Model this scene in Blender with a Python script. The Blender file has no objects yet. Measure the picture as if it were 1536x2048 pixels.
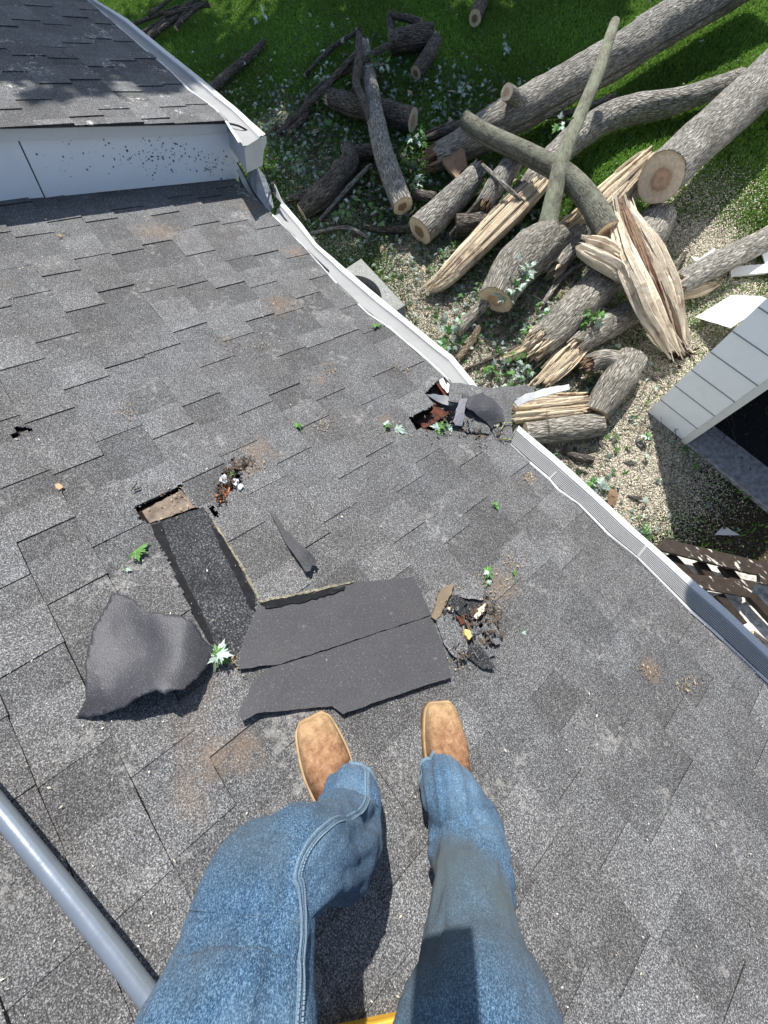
import bpy, math, random
import numpy as np
from mathutils import Vector, Matrix, noise
from mathutils.geometry import delaunay_2d_cdt
random.seed(7); rng = np.random.default_rng(7)

# ------------------------------------------------------------------ camera, sky, sun, exposure
scene = bpy.context.scene
col = scene.collection
CAM_H = 3.8          # camera above the lawn
ROOF_D = 1.117       # camera above the roof plane, measured along the roof normal
PITCH = math.radians(22.6)
FPX = 768.0
M = np.array([[0.627, 0.7532, 0.1986], [0.7291, -0.4777, -0.4901], [-0.2743, 0.4521, -0.8487]])
U_, _, V_ = np.linalg.svd(M); M = U_ @ V_
cs, sn = math.cos(PITCH), math.sin(PITCH)
W = np.array([[1, 0, 0], [0, cs, sn], [0, -sn, cs]])      # roof frame (along eave, down slope, normal) -> world
C = np.array([0, 0, CAM_H])
right, down, fwd = W @ M[0], W @ M[1], W @ M[2]
cam_d = bpy.data.cameras.new('camera'); cam = bpy.data.objects.new('camera', cam_d); col.objects.link(cam)
cam_d.sensor_fit = 'HORIZONTAL'; cam_d.sensor_width = 36; cam_d.lens = 18
cam_d.clip_start = 0.01; cam_d.clip_end = 800
cam.matrix_world = Matrix([[right[i], -down[i], -fwd[i], C[i]] for i in range(3)] + [[0, 0, 0, 1]])
scene.camera = cam

SUN = Vector((.639, -.518, -1)).normalized()
world = bpy.data.worlds.new('World'); scene.world = world; world.use_nodes = True
nt = world.node_tree; nt.nodes.clear()
sky = nt.nodes.new('ShaderNodeTexSky'); sky.sky_type = 'NISHITA'; sky.sun_disc = False
el = math.asin(-SUN.z); az = math.atan2(-SUN.x, -SUN.y)
sky.sun_elevation = el; sky.sun_rotation = az
bg = nt.nodes.new('ShaderNodeBackground'); bg.inputs[1].default_value = 0.115
wo = nt.nodes.new('ShaderNodeOutputWorld')
nt.links.new(sky.outputs[0], bg.inputs[0]); nt.links.new(bg.outputs[0], wo.inputs[0])
sd = bpy.data.lights.new('sun', 'SUN'); sd.energy = 5.0; sd.angle = math.radians(0.55); sd.color = (1, .98, .945)
so = bpy.data.objects.new('sun', sd); col.objects.link(so)
so.rotation_euler = SUN.to_track_quat('-Z', 'Y').to_euler()
scene.view_settings.view_transform = 'Standard'; scene.view_settings.look = 'None'
scene.view_settings.exposure = 0.55; scene.view_settings.gamma = 1

# ------------------------------------------------------------------ pixel -> place helpers
def ray(px, py):
    return W @ (M.T @ np.array([(px - 768) / FPX, (py - 1024) / FPX, 1.0]))
def RW(e, r, n=0.0):                       # roof coordinates -> world
    return W @ np.array([e, r, n - ROOF_D]) + C
def to_roof(p):
    return W.T @ (np.array(p) - C) + np.array([0, 0, ROOF_D])
def on_roof(px, py, n=0.0):                # roof coordinates of the roof point seen there
    v = W.T @ ray(px, py); return v * ((ROOF_D - n) / -v[2]) + np.array([0, 0, ROOF_D])
def on_z(px, py, z=0.0):
    v = ray(px, py); return v * ((CAM_H - z) / -v[2]) + C
def at_d(px, py, d):
    return ray(px, py) * d + C
HOUSE_LOC = RW(0, -2, -.2) * np.array([1, 1, 0])
def fbm(x, y, z=0.0, o=4):
    return noise.fractal(Vector((x, y, z)), 1.0, 2.0, o)

# ------------------------------------------------------------------ objects
def tag(o, label=None, cat=None, group=None, kind=None):
    if label: o['label'] = label
    if cat: o['category'] = cat
    if group: o['group'] = group
    if kind: o['kind'] = kind
    return o
def empty(name, loc, label, cat, group=None):
    o = bpy.data.objects.new(name, None); col.objects.link(o); o.empty_display_size = .05
    o.location = Vector(loc); return tag(o, label, cat, group)

class Buf:
    def __init__(s): s.v = []; s.f = []; s.t = []; s.uv = []
    def add(s, vs, fs, tone=1.0, uv=None):
        b = len(s.v); s.v.extend([tuple(float(c) for c in p) for p in vs])
        s.f.extend([tuple(b + i for i in f) for f in fs])
        if isinstance(tone, (int, float)): s.t.extend([float(tone)] * len(vs))
        else: s.t.extend([float(x) for x in tone])
        s.uv.extend(uv if uv is not None else [(0.0, 0.0)] * len(vs))
    def box(s, o, a, b, c, tone=1.0):       # corner o and three edge vectors
        o, a, b, c = map(np.array, (o, a, b, c))
        vs = [o, o + a, o + a + b, o + b, o + c, o + a + c, o + a + b + c, o + b + c]
        s.add(vs, [(0, 3, 2, 1), (4, 5, 6, 7), (0, 1, 5, 4), (1, 2, 6, 5), (2, 3, 7, 6), (3, 0, 4, 7)], tone)
    def build(s, name, mat, parent=None, smooth=False, bevel=0):
        me = bpy.data.meshes.new(name)
        V = np.array(s.v, dtype=float)
        off = np.array(parent.matrix_world.translation if parent is not None and parent.parent is not None else (parent.location if parent is not None else (0, 0, 0)), dtype=float)
        if parent is not None: off = np.array(wloc(parent))
        me.from_pydata([tuple(p - off) for p in V], [], s.f)
        ca = me.attributes.new('tone', 'FLOAT', 'POINT'); ca.data.foreach_set('value', np.array(s.t, dtype=np.float32))
        ul = me.uv_layers.new(name='UVMap'); li = np.zeros(len(me.loops), dtype=np.int32); me.loops.foreach_get('vertex_index', li)
        ul.data.foreach_set('uv', np.array(s.uv, dtype=np.float32)[li].ravel())
        if smooth: me.polygons.foreach_set('use_smooth', [True] * len(me.polygons))
        me.update()
        o = bpy.data.objects.new(name, me); col.objects.link(o)
        if mat: me.materials.append(mat)
        if parent is not None: o.parent = parent
        if bevel:
            m = o.modifiers.new('b', 'BEVEL'); m.width = bevel; m.segments = 2; m.limit_method = 'ANGLE'
        return o
def wloc(o):
    v = Vector((0, 0, 0))
    while o is not None: v += Vector(o.location); o = o.parent
    return v

def big_mesh(name, V, F, mat, tone=None, uv=None, smooth=False, mats=None, midx=None):     # numpy arrays
    me = bpy.data.meshes.new(name)
    n = F.shape[1]
    me.vertices.add(len(V)); me.vertices.foreach_set('co', V.astype(np.float32).ravel())
    me.loops.add(F.size); me.loops.foreach_set('vertex_index', F.astype(np.int32).ravel())
    me.polygons.add(len(F)); me.polygons.foreach_set('loop_start', np.arange(0, F.size, n, dtype=np.int32))
    me.polygons.foreach_set('loop_total', np.full(len(F), n, dtype=np.int32))
    if tone is not None:
        a = me.attributes.new('tone', 'FLOAT', 'POINT'); a.data.foreach_set('value', tone.astype(np.float32))
    for m in (mats or [mat]): me.materials.append(m)
    if midx is not None: me.polygons.foreach_set('material_index', midx.astype(np.int32))
    me.polygons.foreach_set('use_smooth', np.full(len(F), smooth))
    me.update(calc_edges=True); me.validate()
    o = bpy.data.objects.new(name, me); col.objects.link(o); return o

# ------------------------------------------------------------------ materials
class N:
    def __init__(s, name, rough=.8, spec=.3):
        s.m = bpy.data.materials.new(name); s.m.use_nodes = True; s.t = s.m.node_tree; s.b = s.t.nodes['Principled BSDF']
        s.b.inputs['Roughness'].default_value = rough
        s.b.inputs['Specular IOR Level'].default_value = spec
        s.co = s.t.nodes.new('ShaderNodeTexCoord')
    def L(s, a, b): s.t.links.new(a, b)
    def mapping(s, scale, src='Object', rot=(0, 0, 0)):
        m = s.t.nodes.new('ShaderNodeMapping'); m.inputs['Scale'].default_value = scale; m.inputs['Rotation'].default_value = rot
        s.L(s.co.outputs[src], m.inputs[0]); return m.outputs[0]
    def noise(s, scale, detail=4, vec=None, rough=.55, dist=0):
        n = s.t.nodes.new('ShaderNodeTexNoise'); n.inputs['Scale'].default_value = scale; n.inputs['Detail'].default_value = detail
        n.inputs['Roughness'].default_value = rough; n.inputs['Distortion'].default_value = dist
        s.L(vec if vec is not None else s.co.outputs['Object'], n.inputs['Vector']); return n.outputs[0]
    def vor(s, scale, vec=None, feat='F1', out=0, rnd=1):
        n = s.t.nodes.new('ShaderNodeTexVoronoi'); n.inputs['Scale'].default_value = scale; n.feature = feat; n.inputs['Randomness'].default_value = rnd
        s.L(vec if vec is not None else s.co.outputs['Object'], n.inputs['Vector']); return n.outputs[out]
    def wave(s, scale, vec, dist=2, detail=2, typ='BANDS', d='X'):
        n = s.t.nodes.new('ShaderNodeTexWave'); n.wave_type = typ; n.inputs['Scale'].default_value = scale
        n.inputs['Distortion'].default_value = dist; n.inputs['Detail'].default_value = detail
        if typ == 'BANDS': n.bands_direction = d
        s.L(vec, n.inputs['Vector']); return n.outputs['Fac']
    def ramp(s, fac, stops, interp='LINEAR'):
        r = s.t.nodes.new('ShaderNodeValToRGB'); r.color_ramp.interpolation = interp
        e = r.color_ramp.elements
        while len(e) < len(stops): e.new(.5)
        for x, (p, c) in zip(e, stops):
            x.position = p; x.color = (c, c, c, 1) if isinstance(c, (int, float)) else tuple(c) + (1,)
        s.L(fac, r.inputs[0]); return r.outputs[0]
    def mix(s, a, b, fac, mode='MIX'):
        n = s.t.nodes.new('ShaderNodeMix'); n.data_type = 'RGBA'; n.blend_type = mode
        for v, i in ((fac, 0), (a, 6), (b, 7)):
            if isinstance(v, (int, float)): n.inputs[i].default_value = v if i == 0 else (v, v, v, 1)
            elif isinstance(v, tuple): n.inputs[i].default_value = v + (1,)
            else: s.L(v, n.inputs[i])
        return n.outputs[2]
    def math(s, op, a, b=0.0, c=None):
        n = s.t.nodes.new('ShaderNodeMath'); n.operation = op
        for v, i in ((a, 0), (b, 1)) + (((c, 2),) if c is not None else ()):
            if isinstance(v, (int, float)): n.inputs[i].default_value = v
            else: s.L(v, n.inputs[i])
        return n.outputs[0]
    def tone(s):
        n = s.t.nodes.new('ShaderNodeAttribute'); n.attribute_name = 'tone'; return n.outputs['Fac']
    def color(s, c):
        if isinstance(c, tuple): s.b.inputs['Base Color'].default_value = c + (1,)
        else: s.L(c, s.b.inputs['Base Color'])
    def bump(s, h, dist=.004, strength=1.0):
        n = s.t.nodes.new('ShaderNodeBump'); n.inputs['Distance'].default_value = dist; n.inputs['Strength'].default_value = strength
        s.L(h, n.inputs['Height']); s.L(n.outputs[0], s.b.inputs['Normal'])

def mat_shingle(name='asphalt_shingle', scuff=(.75, .30)):
    s = N(name, .92, .25)
    co = s.mapping((1, 1, 1))
    g1 = s.noise(330, 2, co, .75); g2 = s.vor(520, co, out=1); big = s.noise(3.2, 5, co); mid = s.noise(14, 5, co, .6)
    base = s.ramp(g1, [(.34, (.028, .027, .027)), (.46, (.074, .072, .071)), (.56, (.120, .118, .116)), (.67, (.31, .303, .292))])
    sp = s.t.nodes.new('ShaderNodeSeparateColor'); s.L(g2, sp.inputs[0])
    fl = s.ramp(sp.outputs[0], [(.86, 0), (.95, 1)])
    base = s.mix(base, (.42, .415, .40), s.math('MULTIPLY', fl, .6))
    base = s.mix(base, s.ramp(mid, [(.35, .88), (.7, 1.12)]), 1.0, 'MULTIPLY')
    base = s.mix(base, s.ramp(big, [(.33, (.90, .88, .87)), (.52, (1, 1, 1)), (.68, (1.12, 1.14, 1.16))]), 1.0, 'MULTIPLY')
    base = s.mix(base, s.tone(), 1.0, 'MULTIPLY')
    # pale scuffs of bark dust and rusty brown patches
    sx = s.t.nodes.new('ShaderNodeSeparateXYZ'); sx.name = 'SX'; s.L(co, sx.inputs[0])
    d1 = s.ramp(s.math('MULTIPLY', s.noise(6, 3, co), s.noise(45, 4, co, .7)), [(.335, 0), (.40, 1)])
    base = s.mix(base, (.42, .40, .36), s.math('MULTIPLY', d1, s.ramp(s.math('MULTIPLY_ADD', s.t.nodes['SX'].outputs[0], 1.0, 3.0), [(.3, scuff[0]), (1, scuff[1])])))
    d2 = s.ramp(s.noise(2.1, 6, s.mapping((1, 1, 1), rot=(1, 2, .3)), .62), [(.66, 0), (.74, 1)])
    base = s.mix(base, (.26, .17, .10), s.math('MULTIPLY', d2, .22))
    acc = None                                        # rust and tannin stains of their own shape
    for px, py, r in ((315, 462, .16), (560, 610, .12), (590, 505, .10), (515, 905, .10), (500, 930, .07), (1060, 955, .05), (1300, 1340, .07), (480, 1500, .09), (1000, 1170, .09), (500, 415, .12), (960, 1225, .08), (770, 840, .06), (955, 865, .06), (640, 760, .05), (440, 1510, .08)):
        c = RW(*on_roof(px, py, .003)) - HOUSE_LOC; d = s.t.nodes.new('ShaderNodeVectorMath'); d.operation = 'DISTANCE'; s.L(co, d.inputs[0]); d.inputs[1].default_value = tuple(c)
        f = s.math('MULTIPLY_ADD', d.outputs['Value'], -1 / r, 1.0); acc = f if acc is None else s.math('MAXIMUM', acc, f)
    st = s.ramp(s.math('ADD', acc, s.math('MULTIPLY', s.math('SUBTRACT', s.noise(24, 6, co, .7), .5), 1.8)), [(.30, 0), (.85, 1)])
    base = s.mix(base, (.20, .135, .085), s.math('MULTIPLY', st, .42))
    s.color(base); s.bump(s.math('ADD', g1, s.math('MULTIPLY', mid, .6)), .002, .8)
    return s.m
def mat_dark_granule():
    s = N('fresh_granules', .85, .4)
    g = s.noise(230, 2, None, .75); m = s.noise(9, 4)
    b = s.ramp(g, [(.36, (.006, .006, .007)), (.5, (.022, .022, .024)), (.58, (.055, .055, .058)), (.72, (.22, .22, .21))])
    s.color(s.mix(b, s.ramp(m, [(.3, .6), (.7, 1.5)]), 1.0, 'MULTIPLY')); s.bump(g, .0025); return s.m
def mat_tar():
    s = N('tar', .75, .2); n = s.noise(60, 5)
    s.color(s.ramp(n, [(.4, (.003, .003, .004)), (.66, (.010, .010, .012)), (.78, (.14, .14, .15))])); s.bump(n, .002); return s.m
def mat_felt(name='felt_back', c=(.052, .051, .054), rough=.66, smooth=False):
    s = N(name, rough, .35); n = s.noise(260, 2, None, .7); m = s.noise(7, 5)
    b = s.ramp(n, [(.35, tuple(x * .72 for x in c)), (.6, c), (.70, tuple(min(1, x * 1.5 + .02) for x in c)), (.80, (.3, .3, .29))])
    b = s.mix(b, s.ramp(m, [(.3, (.9, .9, .92)), (.55, (1, 1, 1)), (.7, (1.2, 1.12, 1.06) if not smooth else (1.05, 1.05, 1.05))]), 1.0, 'MULTIPLY')
    dust = s.ramp(s.noise(26, 6, None, .7), [(.62, 0), (.74, 1)])
    b = s.mix(b, (.22, .20, .18), s.math('MULTIPLY', dust, .1 if smooth else .45))
    s.color(b); s.bump(n, .0012); return s.m
def mat_bark(name, lo, hi, moss=None, scale=1.0, pale=.35, depth=.022):
    s = N(name, .95, .15)
    uvm = s.mapping((1, .22, 1), 'UV')
    v = s.vor(38 * scale, uvm, 'DISTANCE_TO_EDGE'); w = s.noise(60 * scale, 6, uvm, .7, .6); f = s.noise(150, 3, s.mapping((1, .6, 1), 'UV'))
    crack = s.ramp(v, [(.0, 0), (.22, 1)])
    h = s.math('ADD', s.math('MULTIPLY', crack, .6), w)
    c = s.ramp(w, [(.3, tuple(x * .55 for x in lo)), (.45, lo), (.60, hi), (.78, tuple(min(1, x * 1.35) for x in hi))])
    c = s.mix(c, s.ramp(crack, [(0, .38), (.6, 1)]), .8, 'MULTIPLY')
    big = s.noise(3.5, 5)
    c = s.mix(c, s.ramp(big, [(.3, .72), (.7, 1.25)]), 1.0, 'MULTIPLY')
    if moss: c = s.mix(c, moss, s.ramp(s.noise(8, 6), [(.42, 0), (.62, .75)]))
    dust = s.ramp(s.noise(120, 3, None, .8), [(.60, 0), (.66, 1)])     # sawdust caught in the bark
    c = s.mix(c, (.52, .45, .33), s.math('MULTIPLY', dust, pale))
    s.color(c); s.bump(h, depth, 1.0); return s.m
def mat_cut(name='cut_wood', heart=(.40, .26, .17)):
    s = N(name, .8, .2)
    sep = s.t.nodes.new('ShaderNodeSeparateXYZ'); s.L(s.co.outputs['UV'], sep.inputs[0])
    d = s.t.nodes.new('ShaderNodeVectorMath'); d.operation = 'DISTANCE'; s.L(s.co.outputs['UV'], d.inputs[0]); d.inputs[1].default_value = (.53, .47, 0)
    r = s.math('ADD', d.outputs['Value'], s.math('MULTIPLY', s.math('SUBTRACT', s.noise(6, 4, s.co.outputs['UV']), .5), .14))
    c = s.ramp(r, [(0, heart), (.10, tuple(x * 1.35 for x in heart)), (.19, heart), (.25, (.58, .46, .32)), (.40, (.68, .56, .41)), (.50, (.60, .47, .31))])
    ring = s.math('SINE', s.math('MULTIPLY', r, 190))
    c = s.mix(c, s.ramp(s.math('MULTIPLY_ADD', ring, .5, .5), [(0, .86), (1, 1.05)]), 1.0, 'MULTIPLY')
    c = s.mix(c, s.ramp(s.noise(30, 5), [(.3, .82), (.7, 1.12)]), 1.0, 'MULTIPLY')
    s.color(c); s.bump(s.noise(90, 3), .002); return s.m
def mat_splinter(name='split_wood', a=(.74, .62, .44), b=(.44, .29, .17)):
    s = N(name, .75, .25)
    uv = s.mapping((75, 4.0, 1), 'UV'); n = s.math('ADD', s.math('MULTIPLY', s.noise(1.0, 6, uv, .7, .6), .65), s.math('MULTIPLY', s.noise(16, 6, None, .7), .35)); f = s.noise(1.0, 4, s.mapping((260, 5, 1), 'UV'))
    c = s.ramp(n, [(.24, b), (.40, tuple((x + y) / 2 for x, y in zip(a, b))), (.56, a), (.75, tuple(min(1, x * 1.2) for x in a))])
    c = s.mix(c, s.tone(), 1.0, 'MULTIPLY')
    c = s.mix(c, (.20, .10, .06), s.ramp(s.noise(5, 5), [(.58, 0), (.70, .75)]))
    c = s.mix(c, (.13, .062, .036), s.ramp(s.tone(), [(.25, .92), (.5, 0)]))
    s.color(c); s.bump(s.math('ADD', n, s.math('ADD', f, s.noise(25, 6))), .010, 1.0); return s.m
def mat_white(name, c=(.56, .56, .545), dirt=.7, rough=.45, spots=0.0, ribs=0):
    s = N(name, rough, .4)
    n = s.noise(6, 6, None, .65); n2 = s.noise(60, 4, None, .7)
    b = s.mix(c, tuple(x * .62 for x in c), s.math('MULTIPLY', s.ramp(n, [(.5, 0), (.75, 1)]), dirt))
    b = s.mix(b, (.20, .19, .17), s.math('MULTIPLY', s.ramp(n2, [(.62, 0), (.72, 1)]), dirt * .8))
    if spots:
        vs = s.vor(19, s.mapping((1, 1, 1)))
        area = s.ramp(s.noise(3.2, 2, s.mapping((1, 1, 1), rot=(0, 0, 1))), [(.40, 0), (.5, 1)])
        sz = s.math('MULTIPLY', s.ramp(s.noise(14, 3), [(.42, 0.0), (.68, .46)]), area)
        k = s.math('LESS_THAN', vs, sz)
        b = s.mix(b, (.05, .06, .07), s.math('MULTIPLY', k, spots))
    s.color(s.mix(b, s.tone(), 1.0, 'MULTIPLY')); s.bump(n2, .0006); return s.m
def mat_plain(name, c, rough=.6, spec=.4, var=.2, metal=0.0, nscale=30, bumpd=.0008):
    s = N(name, rough, spec); n = s.noise(nscale, 5)
    s.color(s.ramp(n, [(.3, tuple(x * (1 - var) for x in c)), (.7, tuple(min(1, x * (1 + var)) for x in c))]))
    s.b.inputs['Metallic'].default_value = metal; s.bump(n, bumpd); return s.m
def mat_denim(name='denim', dark=1.0):
    s = N(name, .95, .12)
    uv = s.mapping((1, 1, 1), 'UV')
    tw = s.noise(700, 2, s.mapping((1, 1, .6), 'Object', (.5, .3, .6)), .7); n = s.noise(38, 5); big = s.noise(5.5, 4)
    c = s.ramp(s.math('ADD', tw, s.math('MULTIPLY', s.math('SUBTRACT', s.noise(260, 3, None, .7), .5), .45)), [(.30, (.012, .034, .070)), (.5, (.046, .098, .168)), (.68, (.155, .25, .345))])
    c = s.mix(c, s.ramp(big, [(.32, (.80, .82, .85)), (.5, (1, 1, 1)), (.68, (1.18, 1.16, 1.12))]), 1.0, 'MULTIPLY')
    c = s.mix(c, s.ramp(n, [(.3, .85), (.7, 1.18)]), 1.0, 'MULTIPLY')
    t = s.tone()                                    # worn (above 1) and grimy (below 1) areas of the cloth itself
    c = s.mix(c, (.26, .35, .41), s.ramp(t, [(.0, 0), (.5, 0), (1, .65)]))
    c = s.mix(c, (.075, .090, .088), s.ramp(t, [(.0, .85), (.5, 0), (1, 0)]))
    s.b.inputs['Sheen Weight'].default_value = .06
    s.color(c); s.bump(s.math('ADD', tw, s.math('MULTIPLY', n, 1.5)), .002, .9); return s.m
def mat_leather():
    s = N('tan_leather', .8, .2)
    n = s.noise(48, 7, None, .72); f = s.noise(260, 3); big = s.noise(14, 4)
    c = s.ramp(n, [(.28, (.11, .050, .026)), (.45, (.24, .122, .062)), (.6, (.34, .195, .105)), (.76, (.50, .35, .21))])
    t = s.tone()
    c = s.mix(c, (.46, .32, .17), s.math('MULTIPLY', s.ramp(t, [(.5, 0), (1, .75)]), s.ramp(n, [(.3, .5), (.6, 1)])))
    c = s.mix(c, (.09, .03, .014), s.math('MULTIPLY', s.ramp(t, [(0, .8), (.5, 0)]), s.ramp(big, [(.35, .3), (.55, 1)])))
    sc_ = s.ramp(s.noise(34, 6, None, .75, 1.5), [(.56, 0), (.68, .7)])
    c = s.mix(c, (.10, .065, .04), sc_)
    s.color(c); s.bump(s.math('ADD', f, s.math('MULTIPLY', n, 2)), .0022, .9); return s.m
def mat_leaf(name, c, rough=.5, trans=.2):
    s = N(name, rough, .35); n = s.noise(40, 3)
    b = s.ramp(n, [(.3, tuple(x * .7 for x in c)), (.7, tuple(min(1, x * 1.25) for x in c))])
    s.color(s.mix(b, s.tone(), 1.0, 'MULTIPLY'))
    try: s.b.inputs['Transmission Weight'].default_value = 0
    except Exception: pass
    tr = s.t.nodes.new('ShaderNodeBsdfTranslucent'); s.L(b, tr.inputs[0])
    ms = s.t.nodes.new('ShaderNodeMixShader'); ms.inputs[0].default_value = trans
    out = s.t.nodes['Material Output']; s.L(s.b.outputs[0], ms.inputs[1]); s.L(tr.outputs[0], ms.inputs[2]); s.L(ms.outputs[0], out.inputs[0])
    return s.m
def mat_tonecol(name, c, rough=.85, trans=0):
    s = N(name, rough, .2)
    s.color(s.mix(c, s.tone(), 1.0, 'MULTIPLY')); return s.m
def mat_ground():
    s = N('soil_and_lawn', 1.0, .05)
    n = s.noise(1.3, 5); f = s.noise(60, 5, None, .7)
    green = s.ramp(f, [(.3, (.02, .032, .008)), (.7, (.07, .10, .024))])
    soil = s.ramp(f, [(.3, (.018, .014, .009)), (.55, (.075, .058, .038)), (.72, (.34, .28, .19))])  # dark soil stops lowered to deepen the garage's shadow on the ground
    s.color(s.mix(green, soil, s.tone())); s.bump(f, .01); return s.m

MT = dict(shingle=mat_shingle(), granule=mat_dark_granule(), tar=mat_tar(), felt=mat_felt(),
    felt2=mat_felt('smooth_felt', (.050, .049, .054), .48, True),
    bark=mat_bark('grey_bark', (.23, .215, .185), (.55, .52, .46), pale=.6),
    barkd=mat_bark('dark_bark', (.10, .085, .07), (.28, .245, .205), None, 1.2),
    barkm=mat_bark('mossy_bark', (.19, .18, .13), (.42, .41, .31), (.32, .35, .24), 1.6, .2, .005),
    limb=mat_bark('limb_bark', (.10, .095, .075), (.25, .24, .19), (.20, .21, .15), 1.6, .2, .005),
    barks=mat_bark('sawdusted_bark', (.22, .20, .165), (.50, .465, .40), None, 1.0, 1.0),
    cut=mat_cut(), cutd=mat_cut('weathered_cut', (.20, .13, .08)), split=mat_splinter(),
    splitd=mat_splinter('dark_split_wood', (.36, .24, .15), (.13, .07, .045)),
    splitw=mat_splinter('bleached_split_wood', (.80, .70, .54), (.52, .35, .21)),
    white=mat_white('white_aluminium'), guard=mat_white('dirty_grey_guard', (.30, .297, .285), .5, .8),
    fascia=mat_white('speckled_fascia', (.88, .90, .93), .12, .5), trim=mat_white('pale_trim', (.70, .69, .66), .3),
    siding=mat_white('white_siding', (.93, .94, .95), .2, .5), dark=mat_plain('black_rubber', (.012, .012, .013), .5),
    ply=mat_plain('dark_underlay', (.020, .014, .011), .95, .1, .5, 0, 12, .004),
    redwood=mat_plain('red_brown_board', (.085, .030, .018), .85, .2, .5, 0, 40, .004),
    oldwood=mat_splinter('weathered_board', (.34, .36, .38), (.10, .08, .065)),
    brown=mat_plain('brown_stained_board', (.026, .017, .011), .7, .3, .35, 0, 25, .002),
    concrete=mat_plain('pale_concrete', (.60, .56, .50), .95, .2, .5, 0, 30, .004),
    pipe=mat_plain('grey_metal_tube', (.24, .27, .31), .26, .5, .05, .45),
    yellow=mat_plain('amber_plastic', (.62, .33, .03), .4, .5, .12),
    ac=mat_plain('speckled_grey_metal', (.25, .25, .23), .8, .3, .55, 0, 90),
    denim=mat_denim(), stitch=mat_plain('denim_stitching', (.20, .27, .33), .9, .1), leather=mat_leather(),
    sole=mat_plain('boot_sole', (.20, .12, .06), .8, .2, .4), welt=mat_plain('boot_welt', (.36, .25, .14), .75, .2, .3),
    leaf=mat_leaf('green_leaf', (.10, .22, .05)), leafp=mat_leaf('pale_leaf_underside', (.38, .48, .40), .6, .15),
    grass=mat_leaf('grass_blades', (.17, .31, .055), .6, .42), chip=mat_tonecol('wood_chips', (.66, .59, .46)),
    ground=mat_ground(), litter=mat_tonecol('leaf_litter', (.16, .22, .14)), skin=mat_plain('skin', (.50, .30, .21), .6),
    shirt=mat_plain('dark_shirt', (.04, .05, .07), .9, .1), hair=mat_plain('hair', (.03, .02, .015), .7), bark_chip=mat_bark('loose_bark', (.16, .12, .08), (.40, .32, .22), None, 1.4, .3))
# ------------------------------------------------------------------ lawn
def poly_in(x, y, poly):
    c = False; j = len(poly) - 1
    for i in range(len(poly)):
        xi, yi = poly[i][0], poly[i][1]; xj, yj = poly[j][0], poly[j][1]
        if (yi > y) != (yj > y) and x < (xj - xi) * (y - yi) / (yj - yi + 1e-12) + xi: c = not c
        j = i
    return c
# sawdust and bare soil: centres (seen at that pixel), radius in metres, strength
DUST = [(1290, 940, .55, 1.0), (1230, 980, .5, .9), (1180, 1030, .4, .8), (1110, 880, .5, .7), (1390, 490, .42, 1.0), (1440, 520, .35, .7), (1330, 860, .5, .9), (1260, 850, .4, .8),
        (1100, 620, .6, .8), (1010, 660, .45, .8), (960, 560, .35, .4), (860, 600, .5, .8), (880, 520, .4, .3), (820, 510, .28, .95), (700, 470, .5, .3), (1180, 700, .6, .7),
        (1290, 740, .5, .7), (1400, 700, .5, .6), (1380, 400, .5, .25), (1450, 380, .5, .12), (640, 400, .5, .2), (560, 250, .35, .6), (620, 340, .4, .25),
        (900, 480, .4, .2), (830, 560, .35, .4), (1060, 580, .4, .5), (1470, 600, .5, .45), (990, 760, .6, .8), (920, 640, .5, .8), (420, 190, .2, .6), (1150, 590, .5, .6), (1230, 480, .3, .3)]
DW = [(on_z(px, py)[0], on_z(px, py)[1], r, s) for px, py, r, s in DUST]
DWa = np.array(DW)
SW = [(on_z(px, py)[0], on_z(px, py)[1], r, s) for px, py, r, s in [(1450, 1020, .75, 1.0), (1400, 1000, .5, 1.0), (1500, 1100, .6, 1.0), (1536, 1030, .8, 1.0), (1400, 960, .4, .9), (640, 440, .9, .5), (860, 470, .7, .6), (1000, 690, .5, .7)]]
def soilf(x, y):
    o = dustf(x, y)
    for a, b, r, s in SW: o = np.maximum(o, s * np.exp(-((np.asarray(x) - a) ** 2 + (np.asarray(y) - b) ** 2) / (r * r)))
    return o
def dustf(x, y):
    x = np.asarray(x, float); y = np.asarray(y, float); o = np.zeros_like(x)
    for a, b, r, s in DW: o = np.maximum(o, s * np.exp(-((x - a) ** 2 + (y - b) ** 2) / (r * r)))
    return o
gx = np.linspace(-26, 12, 310); gy = np.linspace(-2, 22, 200)
X, Y = np.meshgrid(gx, gy); Z = np.zeros_like(X)
for i in range(X.shape[0]):
    for j in range(X.shape[1]): Z[i, j] = .03 * fbm(X[i, j] * .9, Y[i, j] * .9, 3) - .03
edge = np.minimum(np.minimum(X - gx[0], gx[-1] - X), np.minimum(Y - gy[0], gy[-1] - Y)); Z = np.where(edge < .5, -.03, Z)
Vg = np.stack([X.ravel(), Y.ravel(), Z.ravel()], 1)
ii = (np.arange(X.shape[0] - 1)[:, None] * X.shape[1] + np.arange(X.shape[1] - 1)[None]).ravel()
Fg = np.stack([ii, ii + 1, ii + 1 + X.shape[1], ii + X.shape[1]], 1)
tg = np.clip(soilf(Vg[:, 0], Vg[:, 1]) * 1.1, 0, 1)
n0 = len(Vg); far = 400
Vo = np.array([(-far, -far), (far, -far), (far, far), (-far, far)]); Vo = np.concatenate([Vo, np.full((4, 1), -.035)], 1)
Vg = np.concatenate([Vg, Vo]); Fg = np.concatenate([Fg, [[n0, n0 + 1, n0 + 2, n0 + 3]]]); tg = np.append(tg, [0] * 4)
tag(big_mesh('ground', Vg, Fg, MT['ground'], tg, smooth=True), kind='structure')

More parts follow.
